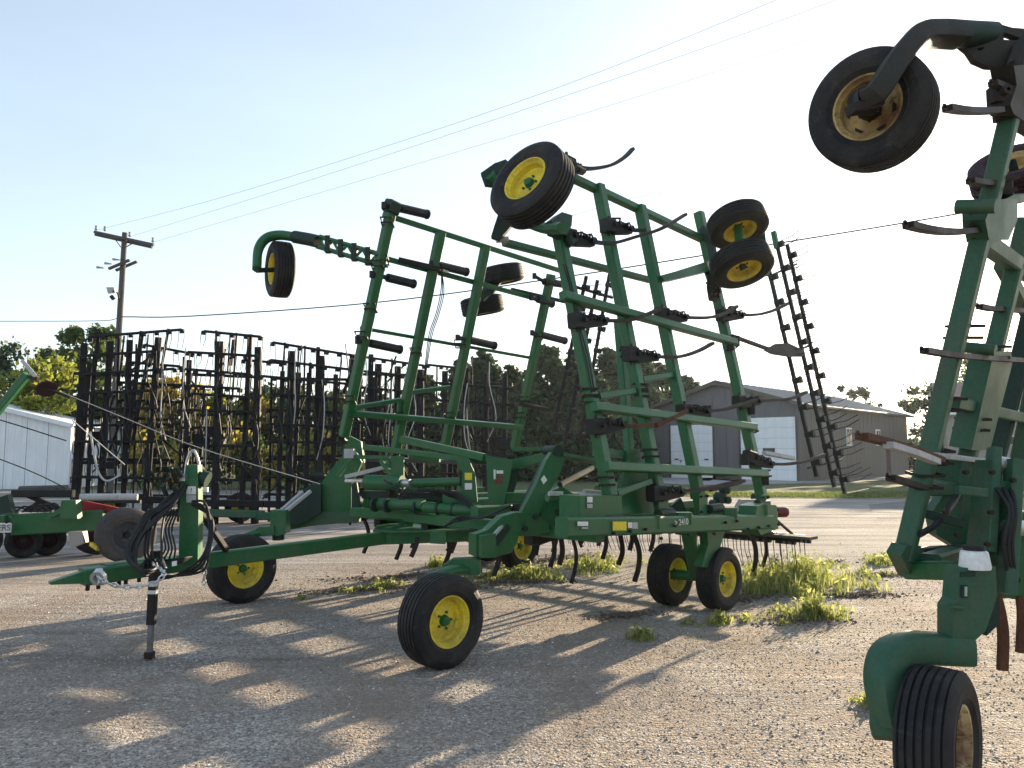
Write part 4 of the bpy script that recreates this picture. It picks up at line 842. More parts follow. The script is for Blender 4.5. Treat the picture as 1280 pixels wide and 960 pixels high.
# shanks hanging under the frame (tip pixels fix which ones are near)
for (Y, P) in ((7.75, [(704, 655), (714, 668), (720, 690), (719, 710), (714, 729)]), (8.0, [(697, 655), (701, 672), (703, 690), (699, 706)]), (8.5, [(786, 655), (793, 670), (799, 690), (798, 710), (793, 727)]), (8.7, [(772, 655), (776, 672), (778, 690), (773, 706)]),
               (9.4, [(788, 660), (791, 670), (787, 688)]), (9.6, [(729, 660), (731, 668), (726, 679)]), (9.8, [(935, 655), (941, 672), (945, 692), (942, 719)]), (10, [(947, 652), (955, 668), (958, 690), (953, 709)]),
               (8.7, [(522, 672), (520, 682), (514, 696)]), (9.2, [(567, 674), (565, 681), (559, 689)]), (10.2, [(670, 662), (673, 675), (670, 694)]), (10.6, [(677, 662), (679, 670), (676, 676)]), (11.5, [(655, 664), (664, 672), (668, 690)]), (9.0, [(716, 660), (722, 672), (727, 684)])):
    shank(fc, [PY(x, y, Y) for x, y in P], .052, .034, 'rust' if Y < 7 else 'steel')
for s_ in (4.0, 4.9, 5.9, 6.9):
    for t_ in (-2.0, -1.2, -.3, .6, 1.4):
        c = F(s_+random.uniform(-.05, .05), t_, ZF-.08); clamp(fc, c, SDIR, UP, .24)
        if t_ < 1: shank(fc, [c, c+SDIR*.22-UP*.06, c+SDIR*.3-UP*.3, c+SDIR*.22-UP*.5], .05, .03)
# ---- drawbar
zt = .72
def hz(x, y, z=zt): return PZ(x, y, z)
b = B(); Pt = hz(224, 697), hz(466, 664)
ln = [hz(222, 705), hz(345, 694), hz(482, 672)]
b.beam(ln[0], ln[2], .10, .14); b.build('drawbar', 'green', fc)
b = B(); b.beam(ln[2]+Vector((-.03, -.02, 0)), PZ(596, 668, .74), .10, .15); b.build('drawbar', 'green', fc)
B().beam(PZ(500, 662, .75), F(3.95, -.6, .80), .10, .14).build('drawbar', 'green', fc)
B().plate([hz(466, 664, .80), hz(490, 665, .80), hz(604, 663, .82), hz(604, 657, .82), hz(560, 656, .82), hz(520, 655, .82), hz(498, 649, .82), hz(478, 642, .82), hz(466, 640, .82), hz(476, 652, .81), hz(470, 659, .80)], UP, .02).build('gusset_plate', 'green', fc)
ppoly(fc, yplane(8.0), [(538, 664), (557, 664), (557, 680), (538, 679)], .05, name='gusset_plate')
tip = F(0, 0, .66); jb = hz(205, 706)
b = B(); q0 = PZ(62, 727, .66); q1 = PZ(108, 720, .69); q2 = PZ(212, 704, .72); side = (q2-q0).cross(UP).normalized()
b.plate([q0, q1+UP*.055, q1-UP*.055, q0-UP*.02], side, .09); b.build('hitch_tongue', 'green', fc)
B().beam(q1+(q1-q2)*.05, hz(232, 703), .20, .13).build('hitch_head', 'green', fc); B().beam(q1.lerp(q2, .2), q1.lerp(q2, .75), .22, .15, ch=.3).build('hitch_casting', 'oldgreen', fc)
for k in (.02, .14, .38, .46, .62): p = q1.lerp(q2, k); B().tube([p-UP*.12, p+UP*.02], .016, 6).build('bolt', 'steel', fc)
# chain
def chain(P, lk=.052):
    pts = smoothpts(P, 14); seg = [pts[0]]
    for p in pts[1:]:
        if (p-seg[-1]).length > lk*.72: seg.append(p)
    for i in range(len(seg)-1):
        c = (seg[i]+seg[i+1])/2; d_ = (seg[i+1]-seg[i]).normalized(); x = d_.cross(UP if i % 2 else Vector((0, 1, .2))).normalized(); 
        loop = [c+d_*math.cos(a)*lk*.52+x*math.sin(a)*lk*.28 for a in [2*math.pi*k/10 for k in range(11)]]
        B().tube(loop, .0065, 5).build('chain_link', 'chrome', fc, 60)
chain([PZ(208, 701, .8)+Vector((-.05, -.14, 0)), PY(155+50, 716, 6.0), PY(196, 727, 5.95), PY(176, 733, 5.9), PY(150, 733, 5.85), PY(131, 727, 5.8), PY(120, 719, 5.78)])
chain([PY(255, 701, 6.75), PY(256, 715, 6.75), PY(254, 735, 6.75)]); 
p = PY(123, 722, 5.85); B().lathe(p, (0, 1, .3), [(-.02, .03), (-.02, .055), (.02, .055), (.02, .03)], 14, close=True).build('clevis', 'chrome', fc, 40); B().beam(PY(123, 712, 5.9), PY(127, 730, 5.85), .05, .04).build('clevis', 'chrome', fc)
# jack
jt = PY(193, 706, 6.5); jf = PY(187, 814, 6.5); jf.z = .01; jm = jt.lerp(jf, .64)
B().beam(jt+(jt-jf)*.15, jm, .065).build('jack_sleeve', 'black', fc); M['galvanised'] = paint('dull_galvanised', (.17, .17, .17), (.10, .09, .08), .5, .6, 0, metal=.3); B().beam(jm, jf, .042).build('jack_leg', 'galvanised', fc); B().beam(jf, jf+UP*.05, .07).build('jack_foot', 'steel', fc)
for (a_, b_, mt) in ((.18, .23, 'decal'), (.27, .31, 'decal')):
    p = jt.lerp(jf, a_); q = jt.lerp(jf, b_); B().beam(p, q, .068, .068).build('jack_decal', mt, fc)
B().lathe(jt, (0, -1, 0), [(-.08, .05), (-.08, .07), (.08, .07), (.08, .05)], 12, close=True).build('jack_mount', 'darkgreen', fc)
B().tube([jt+UP*.02+Vector((-.02, 0, 0)), jt+Vector((.09, -.05, .05)), jt+Vector((.12, -.05, -.02))], .01, 5).build('jack_crank', 'chrome', fc)
# hose post
hp = yplane(6.72)
ppoly(fc, hp, [(226, 705), (228, 640), (229, 600), (233, 600), (237, 581), (250, 581), (251, 640), (250, 705)], .10, name='hose_post')
ppoly(fc, hp, [(233, 608), (245, 608), (245, 618), (233, 618)], .004, 'decal', 'decal', off=-.055); ppoly(fc, hp, [(233, 619), (245, 619), (245, 628), (233, 628)], .004, 'lightgrey', 'decal', off=-.055)
c = on(hp, 239, 613, -.06); text('?', .05, c, (1, 0, 0), UP, 'black', fc)
for (x, y) in ((214, 704.5), (219, 704)): pass
B().plate([PY(x, y, 6.3) for x, y in ((215, 702), (221, 701), (221, 707), (215, 708))], (0, 1, 0), .004).build('decal', 'decal', fc)
B().beam(PY(248, 636, 6.8), PY(283, 688, 7.2), .05).build('post_brace', 'black', fc)
B().tube([PY(252, 597, 6.75), PY(260, 600, 6.75)], .07, 12).build('hose_coupler', 'darkgreen', fc, 50)
B().tube(smoothpts([PY(231, 598, 6.7), PY(234, 575, 6.7), PY(241, 563, 6.7), PY(246, 570, 6.7), PY(249, 581, 6.7)], 5), .012, 6).build('hose_hook', 'chrome', fc, 60)
B().box(PY(229, 597, 6.65), .05, .05, .06).build('hose_clip', 'chrome', fc); B().box(PY(257, 612, 6.7), .04, .03, .04).build('hose_clip', 'decal', fc)
hz_ = []
for i in range(12):
    j = random.uniform(-1, 1); k = random.uniform(0, 1)
    P = [PY(232+2*j, 605+8*k, 6.66), PY(214+5*j, 628+6*k, 6.5), PY(190+8*j, 646+6*j, 6.4), PY(172+8*j, 668+9*k, 6.35), PY(164+8*j, 690+8*k, 6.3), PY(172+6*k, 710+8*k, 6.2), PY(186+4*j, 713+5*k, 6.25), PY(200, 706, 6.4)]
    B().tube(smoothpts(P, 6), .0115, 6).build('hose', 'hose', fc, 60)
for i in range(4):
    j = random.uniform(-1, 1)
    P = [PY(232, 606+i*2, 6.66), PY(205+6*j, 630, 6.5), PY(193+10*j, 660, 6.4), PY(190+12*j, 690, 6.35), PY(186+5*i, 706, 6.35)]
    B().tube(smoothpts(P, 6), .010, 6).build('hose', 'hose', fc, 60)
for i, (dx, dy) in enumerate(((0, 0), (5, 2), (9, 6), (3, -5), (14, 10))):
    P = [PY(240, 628+dy*.3, 6.62), PY(255+dx*.5, 634+dy, 6.6), PY(262+dx*.3, 660, 6.55), PY(256+dx*.4, 690, 6.5), PY(240+dx, 708+dy*.5, 6.45), PY(218, 720, 6.4), PY(198, 722-dy*.4, 6.4)]
    B().tube(smoothpts(P, 6), .0105, 6).build('hose', 'hose' if i % 2 == 0 else 'steel', fc, 60)
for i in range(4):
    P = [PY(215+3*i, 636, 6.55), PY(203+4*i, 660, 6.5), PY(207+4*i, 685, 6.45), PY(200+6*i, 700, 6.5), PY(225, 698+2*i, 6.5), PY(240, 696, 6.6)]
    B().tube(smoothpts(P, 6), .008, 6).build('hose', 'hose', fc, 60)
for (x, y) in ((215, 610), (221, 603), (208, 619), (226, 596), (218, 596), (222, 620)):
    B().tube([PY(x, y, 6.6), PY(x-5, y-12, 6.55)], .02, 8).build('hose_coupler', 'steel' if x % 2 else 'darkgreen', fc, 40)
# hoses over the frame
for i in range(9):
    P = [PY(556+i*2, 658-i, 8.2), PY(575, 646+i*.6, 8.3), PY(600+i*2, 648-i*.8, 8.1), PY(622+2*i, 640-i, 8.0), PY(640, 632+i*.7, 8.1), PY(662, 630+i*.6, 7.9)]
    B().tube(smoothpts(P, 5), .012, 5).build('hose', 'hose', fc, 60)
for i in range(5):
    P = [PY(480+i*8, 600+3*i, 9.2), PY(500, 612+4*i, 9.0), PY(540+i*4, 612+2*i, 8.9), PY(575, 618+2*i, 8.7), PY(596, 640, 8.5)]
    B().tube(smoothpts(P, 5), .012, 5).build('hose', 'hose', fc, 60)
for i in range(10):
    x = random.uniform(770, 870); y = random.uniform(618, 640); B().box(PY(x, y, random.uniform(9, 10.5)), random.uniform(.05, .2), .08, random.uniform(.04, .12), ax=SDIR).build('valve_block', random.choice(['darkgreen', 'black', 'green', 'steel']), fc)
for i in range(14):
    x = random.uniform(455, 600); y = random.uniform(606, 640); B().box(PY(x, y, random.uniform(9.2, 10.2)), random.uniform(.08, .25), .08, random.uniform(.03, .10), ax=random.choice([SDIR, TDIR])).build('bracket', random.choice(['darkgreen', 'green', 'green', 'steel']), fc)

# ================================================================== RIGHT-HAND CULTIVATOR
rc = thing('field_cultivator', 'faded green folded cultivator standing close by at the right edge of the photo', 'cultivator', F(3.5, 7.2, 0))
RW = tplane(5.2, 1.07, .21)
def rbar(x0, y0, x1, y1, w_=.12, h_=None, off=0., mat='oldgreen', name='wing_beam', o1=None): return bar(rc, RW, x0, y0, x1, y1, w_, h_, off, mat, name, o1)
rbar(1129, 700, 1268, 120, .088, .10); rbar(1190, 650, 1283, 275, .095, .10); rbar(1238, 600, 1292, 380, .11, .12, mat='darkgreen', off=-.1)
rbar(1262, 640, 1330, 300, .12, .12); 
ppoly(rc, RW, [(1117, 692), (1124, 680), (1142, 680), (1145, 700), (1138, 722), (1132, 722)], .08, 'oldgreen', 'beam_foot')
for (x0, y0, x1, y1, w_, off, mt) in ((1192, 503, 1300, 527, .075, .0, 'oldgreen'), (1170, 569, 1300, 584, .03, .08, 'lightgrey'), (1156, 609, 1310, 612, .09, -.05, 'oldgreen'), (1150, 640, 1200, 650, .06, -.25, 'darkgreen'), (1240, 545, 1300, 556, .07, -.2, 'darkgreen'), (1226, 300, 1290, 345, .10, .0, 'oldgreen'), (1230, 250, 1300, 246, .06, -.1, 'oldgreen')): rbar(x0, y0, x1, y1, w_, None, off, mt, 'wing_rail')
ppoly(rc, RW, [(1228, 250), (1258, 249), (1258, 275), (1247, 300), (1222, 300), (1217, 275)], .12, 'oldgreen', 'beam_clamp'); p = on(RW, 1225, 258, .05); B().tube([p-RW[0]*.12, p+RW[0]*.08], .04, 12).build('clamp_pin', 'oldgreen', rc, 40)
p = on(RW, 1226, 436, .05); B().tube([p-RW[0]*.12, p+RW[0]*.08], .035, 12).build('clamp_pin', 'oldgreen', rc, 40)
ppoly(rc, RW, [(1228, 438), (1250, 438), (1252, 452), (1224, 560), (1200, 560)], .13, 'oldgreen', 'beam_clamp', off=.0)
def rshank(P, w_=.05, off=.0, fork=1, mat='steel'): return shank(rc, [on(RW, x, y, off) for x, y in P], w_, .03, mat, fork=fork)
rshank([(1250, 138), (1225, 139), (1203, 138), (1184, 135)], off=.02); rshank([(1262, 109), (1250, 107), (1241, 104)]); rshank([(1222, 288), (1190, 290), (1160, 287), (1135, 281)], .055)
rshank([(1246, 229), (1230, 229), (1213, 226)]); rshank([(1300, 452), (1225, 447), (1185, 443), (1155, 438)], .045, .08, mat='steel'); rshank([(1310, 392), (1260, 387), (1240, 386), (1224, 383)], .04)
rshank([(1175, 575), (1140, 562), (1105, 552), (1077, 545)], .06, .1, mat='rust'); rshank([(1170, 577), (1142, 566), (1110, 556)], .05, .14, fork=0, mat='lightgrey'); rshank([(1155, 610), (1133, 603), (1113, 597)], .05, .05)  # light grey strip along the rust shank paints in its sunlit edge
rshank([(1200, 618), (1178, 612), (1158, 606)], .05, -.2, fork=0)
for (x, y) in ((1248, 120), (1255, 140), (1222, 290), (1218, 275), (1170, 572), (1165, 560), (1252, 236)): p = on(RW, x, y, -.02); B().beam(p-UP*.05, p+UP*.05, .10, .09).build('clamp_block', 'steel', rc)
for (x, y) in ((1247, 232), (1205, 415), (1183, 505), (1168, 570), (1155, 600), (1240, 440), (1215, 530)): ubolts(rc, on(RW, x, y), Vector((.14, -.14, 1)), .12)
# top wheel and arm
wc = PY(1090, 139, 4.72); axw = Vector((-.66, -.73, -.06)); wheel(rc, wc, axw, .375, .25, rim='oldyellow', hub='steel', holes=1, spin=.4)
ap = [wc+axw.normalized()*.20, PY(1094, 118, 4.42), PY(1120, 78, 4.45), PY(1146, 48, 4.55), PY(1172, 43, 4.65), PY(1200, 44, 4.72)]
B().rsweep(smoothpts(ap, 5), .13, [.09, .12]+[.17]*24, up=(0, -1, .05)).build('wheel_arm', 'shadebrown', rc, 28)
B().tube([wc-axw*.05, wc+axw*.26], .07, 12).build('wheel_hub', 'steel', rc, 40); B().beam(PY(1062, 137, 4.42), PY(1095, 132, 4.45), .09, .06).build('hub_bracket', 'steel', rc)
B().tube([PY(1196, 42, 4.72), PY(1240, 44, 4.85)], .085, 12).build('swivel_tube', 'darkgreen', rc, 50)
def holed(P, holes, pl_, th, mat, name):
    """plate with holes: filled ring polygon via tessellation"""
    from mathutils.geometry import tessellate_polygon
    loops = [[on(pl_, x, y) for x, y in Lp] for Lp in [P]+holes]; tri = tessellate_polygon(loops); flat = [v for Lp in loops for v in Lp]; n = pl_[0]; k = len(flat)
    vs = [v-n*th/2 for v in flat]+[v+n*th/2 for v in flat]; fs = [tuple(t) for t in tri]+[tuple(i+k for i in reversed(t)) for t in tri]; o_ = 0
    for Lp in loops:
        m_ = len(Lp); fs += [(o_+i, o_+(i+1) % m_, k+o_+(i+1) % m_, k+o_+i) for i in range(m_)]; o_ += m_
    return B().add(vs, fs).build(name, mat, rc)
TP = yplane(4.8)
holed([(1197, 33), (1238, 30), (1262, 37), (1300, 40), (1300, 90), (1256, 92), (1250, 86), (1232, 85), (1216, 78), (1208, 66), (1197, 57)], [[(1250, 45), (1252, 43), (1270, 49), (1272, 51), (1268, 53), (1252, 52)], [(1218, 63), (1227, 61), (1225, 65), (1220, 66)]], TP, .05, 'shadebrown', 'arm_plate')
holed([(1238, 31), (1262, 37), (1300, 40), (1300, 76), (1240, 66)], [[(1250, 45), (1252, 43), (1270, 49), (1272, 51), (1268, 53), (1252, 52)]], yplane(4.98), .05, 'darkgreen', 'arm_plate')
B().beam(PY(1285, 60, 4.85), on(RW, 1277, 90), .14, .16).build('head_link', 'shadebrown', rc); B().beam(on(RW, 1268, 122), on(RW, 1285, 50), .10, .12).build('head_link', 'shadebrown', rc)
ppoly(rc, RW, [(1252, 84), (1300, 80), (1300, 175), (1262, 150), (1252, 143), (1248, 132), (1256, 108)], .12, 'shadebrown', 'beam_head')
B().lathe(on(RW, 1258, 113, .06), (0, -1, 0), [(-.02, .01), (-.02, .03), (.02, .03), (.02, .01)], 12).build('bolt', 'steel', rc)
wheel(rc, PY(1268, 216, 5.6), (.45, .5, -.74), .30, .22, rim='oldyellow', tyre='purple')
rbar(1252, 330, 1300, 420, .10, off=-.3, mat='maroon' if False else 'oldgreen', name='wing_brace')
# rear hinge masses at the right edge
RP = yplane(4.55)
ppoly(rc, RP, [(1160, 568), (1232, 575), (1226, 610), (1216, 690), (1192, 684), (1166, 668), (1160, 640), (1176, 615)], .10, 'oldgreen', 'hinge_plate', off=.5)
ppoly(rc, RP, [(1228, 575), (1245, 575), (1236, 690), (1216, 690)], .14, 'oldgreen', 'tower_plate')
ppoly(rc, yplane(4.5), [(1238, 600), (1262, 602), (1256, 745), (1240, 745), (1236, 700)], .14, 'oldgreen', 'tower_plate'); ppoly(rc, yplane(4.7), [(1258, 640), (1320, 640), (1320, 746), (1252, 745)], .2, 'green', 'hinge_box')
B().tube([PY(1236, 577, 4.5), PY(1262, 582, 4.5)], .045, 12).build('cylinder_gland', 'chrome', rc, 40); B().tube([PY(1262, 582, 4.5), PY(1310, 610, 4.6)], .03, 10).build('hydraulic_cylinder', 'lightgrey', rc, 40)
B().beam(PY(1268, 575, 4.45), PY(1258, 742, 4.35), .07, .10).build('tower_bar', 'oldgreen', rc); B().beam(PY(1243, 560, 4.5), PY(1236, 690, 4.4), .05, .08).build('tower_bar', 'oldgreen', rc)
for (x, y) in ((1238, 590), (1236, 640), (1232, 680), (1264, 600), (1261, 650), (1258, 700), (1180, 640), (1195, 668), (1205, 590)): p = PY(x, y, 4.36); B().tube([p, p+Vector((0, -.03, 0))], .014, 6).build('bolt', 'steel', rc)
B().beam(PY(1196, 612, 4.3), PY(1232, 616, 4.3), .05, .05).build('link_bar', 'oldgreen', rc); B().beam(PY(1150, 640, 4.6), PY(1205, 655, 4.5), .05, .05).build('link_bar', 'darkgreen', rc)
B().tube([PY(1256, 660, 4.4), PY(1300, 660, 4.5)], .045, 12).build('hydraulic_cylinder', 'chrome', rc, 40)
for (x, y) in ((1264, 690), (1272, 725), (1260, 630), (1232, 700), (1232, 730)): B().tube([PY(x, y, 4.55), PY(x, y, 4.36)], .018, 6).build('bolt', 'darkgreen', rc)
for i in range(3): B().tube(smoothpts([PY(1246+i*9, 610, 4.4), PY(1262+i*4, 640, 4.3), PY(1255+i*5, 680, 4.3), PY(1262+i*4, 730, 4.35)], 5), .012, 6).build('hose', 'hose', rc, 60)
B().tube(smoothpts([PY(1150, 668, 4.4), PY(1170, 655, 4.5), PY(1190, 630, 4.7), PY(1200, 612, 4.8)], 5), .02, 6).build('hose', 'hose', rc, 60)
bm_ = lambda x0, y0, Y0, x1, y1, Y1, w_, h_, mt, nm: B().beam(PY(x0, y0, Y0), PY(x1, y1, Y1), w_, h_).build(nm, mt, rc)
bm_(1135, 712, 4.55, 1195, 713, 4.35, .12, .10, 'green', 'frame_tube'); bm_(1150, 690, 4.9, 1200, 688, 4.9, .1, .06, 'darkgreen', 'frame_tube'); bm_(1225, 720, 4.6, 1400, 735, 5.4, .14, .14, 'green', 'frame_tube')
bm_(1280, 600, 5.0, 1420, 640, 6, .14, .14, 'green', 'frame_tube')
# caster bracket, arm and wheel
CB = (Vector((.10, -.99, 0)).normalized(),); CB = (CB[0], CB[0].dot(PY(1205, 760, 4.0)))
def cb(P, th, mat, nm, off=0.): return B().plate([on(CB, x, y, off) for x, y in P], CB[0], th).build(nm, 'oldgreen' if mat == 'green' else mat, rc)
cb([(1190, 708), (1234, 706), (1236, 742), (1222, 785), (1209, 797), (1181, 797), (1181, 757), (1187, 748)], .12, 'green', 'caster_bracket')
cb([(1200, 716), (1218, 714), (1218, 720), (1200, 721)], .02, 'darkgreen', 'bracket_slot', .062); cb([(1201, 732), (1208, 731), (1208, 747), (1201, 747)], .02, 'darkgreen', 'bracket_slot', .062); cb([(1204.5, 733), (1207.5, 733), (1207.5, 745), (1204.5, 745)], .02, 'lightgrey', 'bracket_slot', .066)
cb([(1186, 755), (1206, 757), (1207, 761), (1186, 759)], .03, 'green', 'bracket_rib', .07)
cb([(1222, 742), (1234, 740), (1234, 775), (1218, 790)], .18, 'darkgreen', 'caster_bracket', -.12)
jar = PY(1218, 696, 3.98); B().lathe(jar-UP*.06, UP, [(0, .001), (0, .072), (.012, .075), (.085, .064), (.092, .055), (.092, .001)], 16).build('clear_cap', 'white', rc, 40); B().lathe(jar+UP*.035, UP, [(0, .001), (0, .052), (.022, .05), (.022, .001)], 14).build('cap_lid', 'black', rc, 40)
wr = Vector((2.01, 3.75, .338)); axr = Vector((.74, -.67, 0)); wheel(rc, wr, axr, .342, .245, rim='cream', hub='rust', spin=.7)
ap = [PY(1207, 815, 3.95), PY(1165, 812, 3.9), PY(1128, 812, 3.8), PY(1108, 835, 3.7), PY(1106, 870, 3.62), PY(1112, 905, 3.6)]
ap = [PY(1210, 812, 4.0), PY(1180, 811, 4.0), PY(1140, 810, 3.95), PY(1114, 820, 3.9), PY(1106, 845, 3.86), PY(1110, 875, 3.82), PY(1117, 905, 3.80)]
B().rsweep(smoothpts(ap, 6), .15, .165, up=(.25, -.97, .02)).build('caster_arm', 'oldgreen', rc, 28)
B().beam(PY(1093, 908, 3.85), PY(1150, 912, 3.7), .10, .11, ch=.25).build('axle', 'oldgreen', rc)
B().tube([PY(1197, 796, 4.02), PY(1197, 812, 4.0)], .075, 12).build('caster_pivot', 'green', rc, 40)
shank(rc, [PY(x, y, 4.3) for x, y in ((1244, 742), (1250, 765), (1254, 795), (1253, 838))], .05, .03, 'rust'); shank(rc, [PY(x, y, 4.6) for x, y in ((1276, 745), (1278, 770), (1276, 816))], .05, .03, 'rust')
# more of the machine beyond the picture edge: frame, second caster and rear wheels
for s_ in (4.0, 5.0, 6.0): B().beam(F(s_, 5.6, .93), F(s_, 9.8, .93), .12).build('frame_tube', 'oldgreen', rc)
for t_ in (5.3, 6.6, 8.4, 9.8): B().beam(F(3.2, t_, .93+.122), F(6.2, t_, .93+.122), .12).build('frame_rail', 'oldgreen', rc)
for s_, t_ in ((5.8, 6.2), (5.8, 9.2), (2.1, 9.4)): B().beam(F(min(s_+.2, 6), t_-.1, .9), F(s_, t_-.15, .34), .10).build('wheel_leg', 'oldgreen', rc)
for s_, t_ in ((5.8, 6.2), (5.8, 9.2), (2.1, 9.4)): wheel(rc, F(s_, t_, .337), (.707, -.707, 0), .337, .24)
for k in range(4): B().beam(F(3.7+k*.95, 9.9, 1.0), F(3.7+k*.95, 9.2, 4.6), .115).build('wing_beam', 'oldgreen', rc)
for z_ in (1.7, 2.8, 4.2): B().beam(F(3.6, 9.8-.19*(z_-1)-.1, z_), F(6.7, 9.8-.19*(z_-1)-.1, z_), .085).build('wing_rail', 'oldgreen', rc)

# ================================================================== BLACK FOLDED IMPLEMENTS IN THE BACK ROW
def folded(label, A, Bp, posts, rows, low, wheels_, grp='black folded implements parked in the back row', seed=1, ztip=.1):
    """posts: (xt,yt,xb,yb,width); rows: (x0,y0,x1,y1,rank)"""
    rnd = random.Random(seed)
    pl_ = vplane(A, Bp); n = pl_[0]; 
    if n.y > 0: n = -n; pl_ = (n, -pl_[1])
    t = thing('folded_harrow', label, 'harrow', ((A[0]+Bp[0])/2, (A[1]+Bp[1])/2, 0), grp)
    for (x0, y0, x1, y1, w_) in posts:
        off = 0 if w_ > .08 else -.5
        B().beam(on(pl_, x0+rnd.uniform(-1, 1), y0, off), on(pl_, x1+rnd.uniform(-2, 2), y1, off), w_*.88, w_*.8, up=n).build('post', 'blackframe', t)
    for (x0, y0, x1, y1, rk) in rows:
        off = .12+.0 if rk == 0 else -.55*rk
        p = on(pl_, x0, y0, off); q = on(pl_, x1, y1, off); d_ = (q-p); o_ = B().tube([p, q], .034, 6).build('tine_bar', 'blackframe', t); kb = B(); tb_ = B()
        k = max(2, int(d_.length/.28))
        for i in range(k+1):
            c = p.lerp(q, i/k); kb.beam(c-UP*.04-d_.normalized()*.04, c-UP*.04+d_.normalized()*.045, .09, .10)
            for s_ in (-.06, .06):
                c2 = c+d_.normalized()*s_; tb_.tube([c2, c2-UP*.22+n*.05, c2-UP*rnd.uniform(.36, .5)+n*rnd.uniform(-.1, .15)+d_.normalized()*rnd.uniform(-.05, .05)], [.009, .008, .006], 4)
        kb.build('tine_clamp', 'blackframe', o_, kind='stuff'); tb_.build('tine', 'blackframe', o_, kind='stuff')
    for (x0, y0, x1, y1, w_) in posts[::4]:          # the wing folded behind the first one
        dy = rnd.uniform(8, 30); p = on(pl_, x0+rnd.uniform(4, 10), y0+dy, -1.5); q = on(pl_, x1+rnd.uniform(4, 10), y1-8, -1.5); B().beam(p, q, max(.08, w_*.8), up=n).build('post', 'blackframe', t)
    xl = min(p_[2] for p_ in posts); xr = max(p_[0] for p_ in posts)
    for k in range(3):
        yy = 470+k*52+rnd.uniform(-6, 6); p = on(pl_, xl+rnd.uniform(2, 12), yy, -1.4); q = on(pl_, xr+rnd.uniform(-6, 8), yy+rnd.uniform(-3, 6), -1.4); d_ = q-p
        o_ = B().tube([p, q], .04, 6).build('tine_bar', 'blackframe', t); tb_ = B(); m_ = max(2, int(d_.length/.22))
        for i in range(m_+1):
            c = p.lerp(q, i/m_); tb_.tube([c, c-UP*.2+n*.06, c-UP*rnd.uniform(.34, .55)+n*rnd.uniform(-.15, .15)+d_.normalized()*rnd.uniform(-.08, .08)], [.015, .012, .009], 4)
        tb_.build('tine', 'blackframe', o_, kind='stuff')
    for k in range(7):                                 # wing hoses and braces hanging in front
        xa = rnd.uniform(xl+8, xr-4); ya = rnd.uniform(430, 520); P = [on(pl_, xa, ya, .2), on(pl_, xa+rnd.uniform(-4, 4), ya+30, .25), on(pl_, xa+rnd.uniform(-10, 10), ya+70, .2), on(pl_, xa+rnd.uniform(-8, 8), ya+100, .1)]
        B().tube(smoothpts(P, 4), .014, 5).build('hose', rnd.choice(['hose', 'hose', 'lightgrey']), t)
    for (x0, y0, x1, y1, w_, mt, off) in low: B().beam(on(pl_, x0, y0, off), on(pl_, x1, y1, off), w_, w_, up=n).build('low_frame', mt, t)
    for (x, y, r_) in wheels_:
        c = on(pl_, x, y, -.4); wheel(t, (c.x, c.y, max(c.z, r_)), (n*.9+SDIR*.35).normalized(), r_, r_*.6, rim='yellow')
    # loose hoses and link rods between the posts
    xs = [p_[0] for p_ in posts]; x0, x1 = min(xs), max(xs)
    for i in range(6):
        xa = rnd.uniform(x0, x1); ya = rnd.uniform(470, 560); P = [on(pl_, xa, ya, .1), on(pl_, xa+rnd.uniform(-6, 6), ya+25, .2), on(pl_, xa+rnd.uniform(-12, 12), ya+50, .2), on(pl_, xa+rnd.uniform(-14, 14), ya+72, .05)]
        B().tube(smoothpts(P, 4), .018, 5).build('hose', 'hose', t)
    for i in range(9):
        xa = rnd.uniform(x0, x1-10); ya = rnd.uniform(460, 600); B().beam(on(pl_, xa, ya, -.3), on(pl_, xa+rnd.uniform(8, 26), ya+rnd.choice([-1, 1])*rnd.uniform(14, 34), -.3), .045).build('link_rod', 'blackframe', t)
    for i in range(6):
        xa = rnd.uniform(x0, x1); ya = rnd.uniform(540, 630); B().box(on(pl_, xa, ya, rnd.uniform(-.4, .1)), rnd.uniform(.15, .4), .2, rnd.uniform(.1, .3), ax=(n.y, -n.x, 0)).build('bracket', rnd.choice(['blackframe', 'blackframe', 'purple', 'darkgreen']), t)
    return t
def rowset(x0, x1, ys, sl, rk, xr=0):
    return [(x0+random.uniform(-xr, xr), y-(x1-x0)*sl/2, x1+random.uniform(-xr, xr), y+(x1-x0)*sl/2, rk) for y in ys]
G = lambda px, Y: ((px-640)/FOC*Y, Y)
folded('leftmost black folded harrow, next to the pale shed', G(90, 17.5), G(215, 18.5),
    [(106, 429, 90, 655, .16), (123, 421, 112, 520, .09), (138, 427, 125, 655, .17), (163, 425, 152, 655, .15), (178, 414, 160, 560, .12), (197, 422, 180, 655, .17), (210, 411, 200, 470, .07), (155, 420, 150, 480, .05), (185, 418, 180, 465, .04), (148, 422, 143, 640, .05), (170, 430, 168, 640, .05), (118, 440, 108, 640, .10)],
    [(112, 421, 227, 412, 0), (104, 445, 192, 439, 0), (103, 468, 218, 461, 0), (180, 431, 240, 442, 1), (100, 492, 190, 488, 0), (98, 512, 200, 510, 0), (97, 532, 230, 530, 1), (95, 552, 200, 552, 0), (94, 574, 215, 575, 1), (92, 596, 205, 598, 0), (92, 618, 215, 620, 1), (165, 453, 225, 458, 1), (150, 478, 235, 482, 1), (150, 500, 235, 503, 1)],
    [(88, 622, 240, 626, .16, 'blackframe', 0), (95, 640, 235, 642, .14, 'darkgreen', -.2), (180, 560, 190, 650, .14, 'wood', -.5)], [(130, 648, .38)], seed=3)
